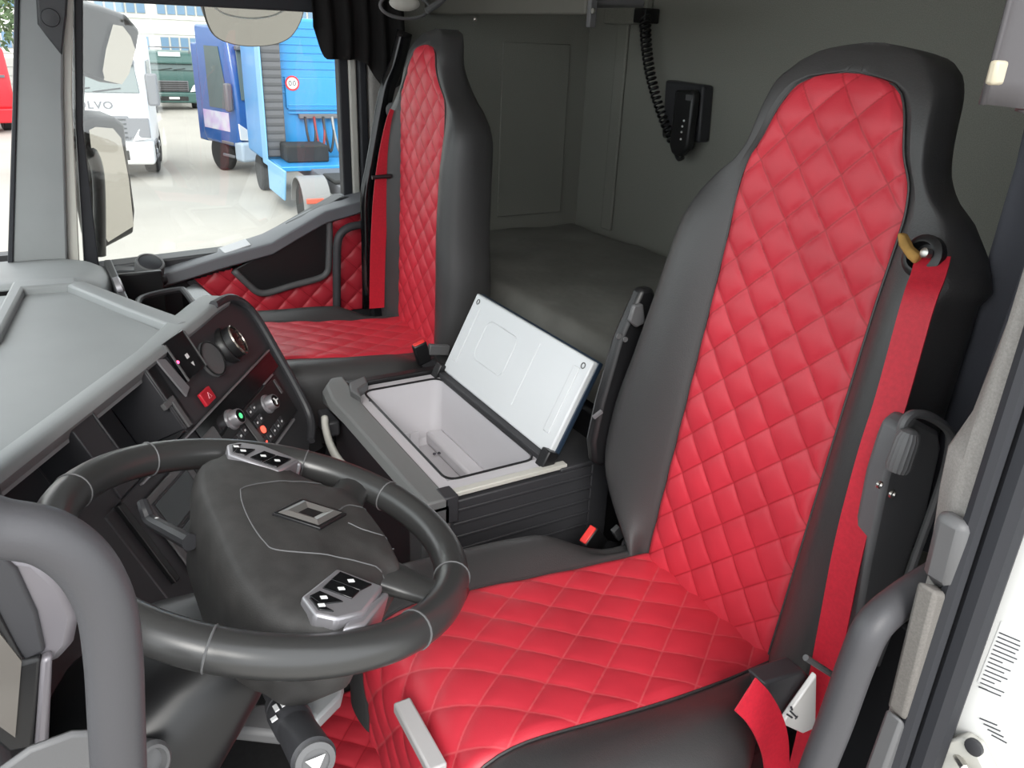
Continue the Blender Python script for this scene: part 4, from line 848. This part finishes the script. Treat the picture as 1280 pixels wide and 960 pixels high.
# ================================================================ OUTSIDE: yard, buildings, trucks
m_yard = mat('concrete_yard', (.36, .335, .30), .9, noise=.10, nscale=.35, bump=.2, bscale=12, bdist=.02)
MB().box((-30, -160, GZ-.5), (220, 160, GZ)).build('ground', m_yard, kind='structure', label='pale concrete truck yard outside the windows')
def G(x, y): return at(x, y, 2, GZ)
m_tyre = mat('tyre_rubber', (.02, .02, .02), .8); m_headl = mat('headlight_glass', (.75, .75, .75), .1, .3)
m_tglass = mat('truck_window_glass', (.10, .13, .13), .25, spec=.2); m_tgrey = mat('truck_grey_plastic', (.13, .13, .14), .5)
m_alu = mat('aluminium', (.5, .5, .5), .35, .9)
def wheelp(root, x, y, r=.5, w=.32, name='wheel'):
    t_ = MB().lathe(V(x-w/2, y, r), (1, 0, 0), [(0, r*.55), (0, r*.92), (w*.12, r), (w*.88, r), (w, r*.92), (w, r*.55), (w*.8, r*.5), (w*.2, r*.5)], 24).build(name, m_tyre, root, smooth=40)
    MB().lathe(V(x-w*.42, y, r), (1, 0, 0), [(0, r*.54), (w*.84, r*.54), (w*.84, r*.2), (w*.95, r*.15), (w*.95, 0)], 18).build('rim', m_alu, t_, smooth=40)
def truck(name, label, loc, rz, paint, low, H=3.3, letters=None, sidecol=None, wide=False, trim=None, roofbar=False, length=6.0):
    r = thing(name, loc, label, 'truck', 'parked trucks in the yard', rz=rz, local=True)
    W2 = 1.24
    prof = [(.06, .9), (0, 1.55), (.02, 2.0), (.30, H-.35), (.55, H-.05), (.9, H), (2.1, H), (2.15, 1.0), (2.0, .75), (.3, .75)]
    MB().prism([V(-W2, y, z) for y, z in prof], V(2*W2, 0, 0)).build('cab', paint, r, bevel=.10, seg=3)
    MB().prism([V(-1.1, -.012, 2.02), V(1.1, -.012, 2.02), V(1.02, .235, H-.55), V(-1.02, .235, H-.55)], V(0, -.03, 0)).build('windscreen', m_tglass, r, bevel=.02)
    for k in (-.55, .1): MB().tube([V(k, -.05, 2.03), V(k+.6, -.02, 2.12)], .014, 6).build('wiper', m_tyre, r)
    MB().box((-1.05, .05, H-.62), (1.05, .25, H-.50)).build('sun_visor', trim or m_tgrey, r, bevel=.03)
    g = MB().box((-.78, -.03, .95), (.78, .05, 1.50)).build('grille', m_tgrey, r, bevel=.03)
    for k in range(5): MB().box((-.72, -.055, 1.0+k*.10), (.72, -.02, 1.04+k*.10)).build('grille_slat', m_tyre, g)
    if wide: MB().box((-1.22, -.045, 1.0), (1.22, .0, 1.46)).build('grille_surround', m_tgrey, r, bevel=.03)
    MB().box((-W2-.01, -.10, .38), (W2+.01, .35, .92)).build('bumper', low, r, bevel=.08, seg=3)
    MB().box((-.7, -.115, .50), (.7, -.09, .72)).build('lower_grille', m_tyre, r)
    MB().box((-.26, -.125, .58), (.26, -.10, .69)).build('number_plate', m_symb, r)
    for s in (-1, 1):
        hl = MB().prism([V(s*.80, -.02, .93), V(s*1.22, .03, .98), V(s*1.23, .06, 1.42), V(s*1.0, .0, 1.25)], V(0, -.05, 0)).build('headlight', m_headl, r, bevel=.02)
        MB().prism([V(s*1.245, .45, 1.75), V(s*1.245, 1.55, 1.75), V(s*1.245, 1.55, H-.55), V(s*1.245, .75, H-.55), V(s*1.245, .50, 2.2)], V(s*.012, 0, 0)).build('door_window', m_tglass, r)
        MB().box((s*1.26-.02, .1, 1.72), (s*1.26+.02+s*.22, .28, 2.45)).build('wing_mirror', m_tgrey, r, bevel=.05)
        for st in (.45, .8): MB().box((s*1.25-.03, .35, st), (s*1.25+.03, 1.0, st+.08)).build('step', m_tgrey, r, bevel=.02)
        if sidecol: MB().box((s*1.245-.004, .5, 1.15), (s*1.245+.008, 2.0, 1.65)).build('side_graphic', sidecol, r, bevel=.003)
        wheelp(r, s*1.05, 1.35)
        if length > 3.5: wheelp(r, s*.98, length-1.0)
    MB().box((-.45, 2.1, .75), (.45, length, 1.05)).build('chassis', m_tgrey, r)
    MB().box((-1.2, 2.0, .75), (1.2, 2.5, H-.5)).build('rear_fairing', paint, r, bevel=.05)
    if roofbar:
        MB().tube([V(-1.0, .4, H-.1), V(-1.0, .35, H+.18), V(1.0, .35, H+.18), V(1.0, .4, H-.1)], .035, 8).build('roof_lamp_bar', m_tgrey, r)
        MB().box((-.55, .30, H-.28), (.55, .45, H-.05)).build('roof_sign', mat('sign_pale', (.5, .55, .55), .4), r, bevel=.02)
    if letters:
        cu = bpy.data.curves.new('lettering', 'FONT'); cu.body = letters; cu.size = .235; cu.extrude = .006; cu.align_x = 'CENTER'; cu.space_character = 1.12; cu.offset = .006
        tmp = bpy.data.objects.new('tmp_text', cu); COL.objects.link(tmp); bpy.context.view_layer.update()
        me = bpy.data.meshes.new_from_object(tmp); bpy.data.objects.remove(tmp); me.materials.append(m_tgrey)
        o = bpy.data.objects.new('lettering', me); COL.objects.link(o); o.parent = r; o.location = (0, -.012, 1.66); o.rotation_euler = (math.radians(90-2), 0, 0); o.scale = (1.15, 1, 1)
        ORG[o.name] = Vector()
    return r
R_ = math.radians
m_wt = mat('white_truck_paint', (.75, .75, .75), .3); m_gr = mat('dark_green_truck_paint', (.05, .11, .10), .3); m_db = mat('deep_blue_truck_paint', (.02, .09, .30), .25, coat=.5)
truck('parked_truck', 'white truck facing the cab, dark lettering above its grille', G(128, 226), R_(-102), m_wt, m_wt, 3.25, letters='VOLVO', length=4.0, wide=True).scale = (1.22, 1.22, 1.22)
truck('parked_truck', 'small dark green truck far off in front of the building', G(220, 138), R_(-97), m_gr, m_gr, 2.95, roofbar=True, trim=m_gr)
truck('parked_truck', 'deep blue truck with purple side graphics seen from its front corner', G(352, 216), R_(-74), m_db, mat('pale_blue_bumper', (.35, .42, .5), .4), 3.9, sidecol=mat('purple_graphic', (.35, .22, .42), .4, noise=.6, nscale=3, var=(.6, .6, .65)), length=3.2).scale = (1.1, 1.1, 1.12)
# ---- light blue tractor unit seen from behind
m_lb = mat('light_blue_truck_paint', (.03, .27, .62), .3, coat=.4); m_lb2 = mat('pale_blue_side_paint', (.22, .45, .68), .35)
base = V(19.03, -5.74, GZ)
tr = thing('tractor_unit', base, 'light blue tractor unit seen from behind with ribbed cab wall and hanging air hoses', 'truck', rz=R_(-93), local=True)
# local: +Y forward (away from us), cab rear wall near y = 3
HB = 4.6
MB().box((-1.25, 3.0, 1.0), (1.25, 5.2, HB)).build('cab', m_lb, tr, bevel=.08)
for k in range(9): MB().box((-.95, 2.975, HB-.25-k*.20), (1.2, 3.0, HB-.22-k*.20)).build('cab_rib', m_lb, tr, bevel=.008)
MB().box((-.55, 2.95, 2.35), (1.2, 3.0, 3.15)).build('pressed_panel', m_lb, tr, bevel=.03)
for k in range(3): MB().box((-.5, 2.93, 2.42-k*.1), (1.2, 2.96, 2.46-k*.1)).build('cab_rib', m_lb, tr, bevel=.008)
sg = MB().lathe(V(-.35, 2.945, 3.0), (0, -1, 0), [(0, .19), (.012, .19)], 28).build('speed_sticker', mat('sticker_red', (.7, .03, .04), .4), tr)
MB().lathe(V(-.35, 2.936, 3.0), (0, -1, 0), [(0, .145), (.006, .145)], 28).build('sticker_face', m_symb, sg)
for (a, b) in ((-.06, 0), (.05, 0)):
    MB().tube([V(-.35+a+.035*math.cos(k*.628), 2.926, 3.0+.06*math.sin(k*.628)) for k in range(10)], .010, 5, closed=True).build('sticker_digit', m_ink, sg)
m_irib = mat('intake_rib_grey', (.085, .085, .09), .5)
duct = MB().box((-1.22, 2.55, 1.15), (-.70, 2.95, HB-.1)).build('air_intake', m_tgrey, tr, bevel=.04)
for k in range(16): MB().box((-1.20, 2.53, 1.35+k*.20), (-.72, 2.57, 1.43+k*.20)).build('intake_rib', m_irib, duct, bevel=.008)
MB().prism([V(-1.27, 3.0, .95), V(-1.27, 2.4, .95), V(-1.27, 2.4, HB-.3), V(-1.27, 3.0, HB-.1)], V(.04, 0, 0)).build('side_fairing', m_lb2, tr, bevel=.015)
hs_ = MB().box((-.25, 2.80, 2.10), (1.2, 2.95, 2.22)).build('hose_rail', m_tgrey, tr, bevel=.02)
for k in range(5):
    x = -.1+k*.25; MB().tube(cat_rom([V(x, 2.8, 2.15), V(x, 2.6, 1.7), V(x+.1, 2.55, 1.25), V(x+.22, 2.6, 1.7), V(x+.25, 2.8, 2.1)], 5), .035, 7).build('air_hose', mat('hose_'+'abcde'[k], ((.02, .02, .02), (.25, .03, .03), (.03, .03, .03), (.3, .3, .3), (.02, .02, .02))[k], .5), tr, smooth=180)
MB().box((-.45, -3.2, .75), (.45, 3.0, 1.05)).build('chassis', m_tgrey, tr, bevel=.02)
MB().box((-1.2, 1.0, 1.0), (1.2, 2.4, 1.12)).build('catwalk', m_lb, tr, bevel=.02)
MB().box((-.9, 1.6, 1.12), (.2, 2.5, 1.55)).build('battery_box', m_tyre, tr, bevel=.04)
MB().prism([V(-1.27, 2.4, .35), V(-1.27, .6, .35), V(-1.27, .3, 1.12), V(-1.27, 2.4, 1.12)], V(.05, 0, 0)).build('side_skirt', m_lb2, tr, bevel=.02)
for s in (-1, 1):
    wheelp(tr, s*.95, -.9, .52, .5); wheelp(tr, s*1.02, 4.2, .52, .34)
    ar_ = [V(s*.95-.32, -.9+.68*math.cos(math.radians(a)), .52+.68*math.sin(math.radians(a))) for a in range(0, 181, 15)]+[V(s*.95-.32, -.9+.64*math.cos(math.radians(a)), .52+.64*math.sin(math.radians(a))) for a in range(180, -1, -15)]
    MB().prism(ar_, V(.64, 0, 0)).build('mudguard', mat('mudguard_grey', (.22, .22, .22), .5), tr, smooth=40)
    MB().box((s*.95-.3, -1.75, .70), (s*.95+.1, -1.68, .82)).build('tail_lamp', mat('tail_lamp', (.5, .10, .06), .3), tr, bevel=.02)
MB().box((-.5, -1.4, 1.05), (.5, -.3, 1.15)).build('fifth_wheel', m_tyre, tr, bevel=.04)
# ---- red truck at the far left, a yellow loader behind
rt_ = thing('red_truck', G(-20, 168), 'red truck cut off by the windscreen pillar at far left', 'truck', rz=R_(-80), local=True)
m_rt = mat('red_truck_paint', (.60, .02, .03), .35)
MB().prism([V(-1.3, 0, .9), V(-1.3, 0, 2.1), V(-1.3, .35, 3.2), V(-1.3, 6, 3.2), V(-1.3, 6, .9)], V(2.6, 0, 0)).build('body', m_rt, rt_, bevel=.15, seg=3)
MB().box((-1.3, -.08, .4), (1.3, .5, .95)).build('bumper', m_rt, rt_, bevel=.06)
MB().box((-1.1, -.04, 2.1), (1.1, .02, 2.2)).build('front_seam', m_tgrey, rt_)
for s in (-1, 1): wheelp(rt_, s*1.05, 1.3); wheelp(rt_, s*1.05, 4.8)
yl = thing('yellow_loader', G(184, 142), 'small yellow loader behind the white truck', 'loader', rz=R_(-90), local=True)
m_yl = mat('yellow_machine_paint', (.40, .28, .11), .5)
MB().box((-.8, 0, .5), (.8, 2.5, 1.5)).build('body', m_yl, yl, bevel=.1); MB().box((-.6, .6, 1.5), (.6, 2.0, 2.9)).build('cabin', m_yl, yl, bevel=.08)
yl.scale = (.62, .62, .75)
for s in (-1, 1): wheelp(yl, s*.75, .5, .45, .3); wheelp(yl, s*.75, 2.0, .45, .3)
# ---- office building with two window bands
bd = thing('office_building', (60, -8, GZ), 'white office building with bands of blue windows behind the trucks', 'building', rz=R_(-97), local=True)
m_bw = mat('white_cladding', (.80, .79, .76), .7); m_bp = mat('blue_tinted_pane', (.16, .26, .38), .12); m_bs = mat('grey_shutter', (.40, .40, .38), .6)
MB().box((-26, 0, 0), (26, 12, 14)).build('facade', m_bw, bd)
wme = MB().box((-.27, -.06, 0), (.27, .02, 1.0)).mesh('window'); wme.materials.append(m_bs)
pme = MB().box((-.23, -.09, .05), (.23, -.05, .95)).mesh('pane'); pme.materials.append(m_bp)
for row in (2.45, 4.75):
    for k in range(-22, 22):
        if k % 6 == 5: continue
        o = bpy.data.objects.new('window', wme); COL.objects.link(o); o.parent = bd; o.location = (k*.6, 0, row)
        p_ = bpy.data.objects.new('pane', pme); COL.objects.link(p_); p_.parent = o
for k in range(-6, 7):
    sh = MB().box((k*4.0-1.6, -.05, 0), (k*4.0+1.6, .05, 1.9)).build('roller_door', m_bs, bd)
    for q in range(3): MB().box((k*4.0-1.55, -.09, .4+q*.5), (k*4.0+1.55, -.04, .46+q*.5)).build('door_rib', m_bs, sh)
for q in (2.2, 3.6, 4.5, 5.9): MB().box((-26, -.12, q), (26, 0, q+.15)).build('ledge', m_bw, bd)
tag(MB().box((54.6, -40, GZ), (56.6, 2, GZ+.10)).build('grass_strip', mat('grass', (.12, .18, .05), .9, noise=.4, nscale=3)), 'strip of green grass in front of the building', 'grass', kind='stuff')
# ---- trees beyond the windscreen
def tree(loc, h, r, label, seed):
    random.seed(seed); t_ = thing('leafy_tree', loc, label, 'tree', 'trees beyond the yard', local=True)
    MB().tube([V(0, 0, 0), V(.1, 0, h*.3), V(0, .1, h*.6), V(.1, .1, h*.85)], lambda q: .28*(1-.8*q), 8).build('trunk', mat('bark', (.08, .06, .045), .9), t_)
    m_ = MB()
    for k in range(2600):
        a, b_, c_ = random.gauss(0, 1), random.gauss(0, 1), random.gauss(0, 1); n_ = math.sqrt(a*a+b_*b_+c_*c_); q = random.random()**.4
        p = V(a/n_*r*q, b_/n_*r*q, h*.62+c_/n_*h*.36*q); s_ = random.uniform(.12, .26)
        u = V(random.uniform(-1, 1), random.uniform(-1, 1), random.uniform(-1, 1)).normalized(); v_ = u.orthogonal().normalized()
        m_.add([p-u*s_, p+v_*s_*.5, p+u*s_, p-v_*s_*.5], [(0, 1, 2, 3)])
    m_.build('foliage', mat('leaf_green', (.10, .16, .07), .7, noise=.5, nscale=2), t_, smooth=0, kind='stuff')
tree(G(-25, 140), 9.5, 4.0, 'leafy green tree above the red truck, nearest the pillar', 5)
tree((50, 15, GZ), 12, 5, 'taller green tree standing behind the nearer one', 6)
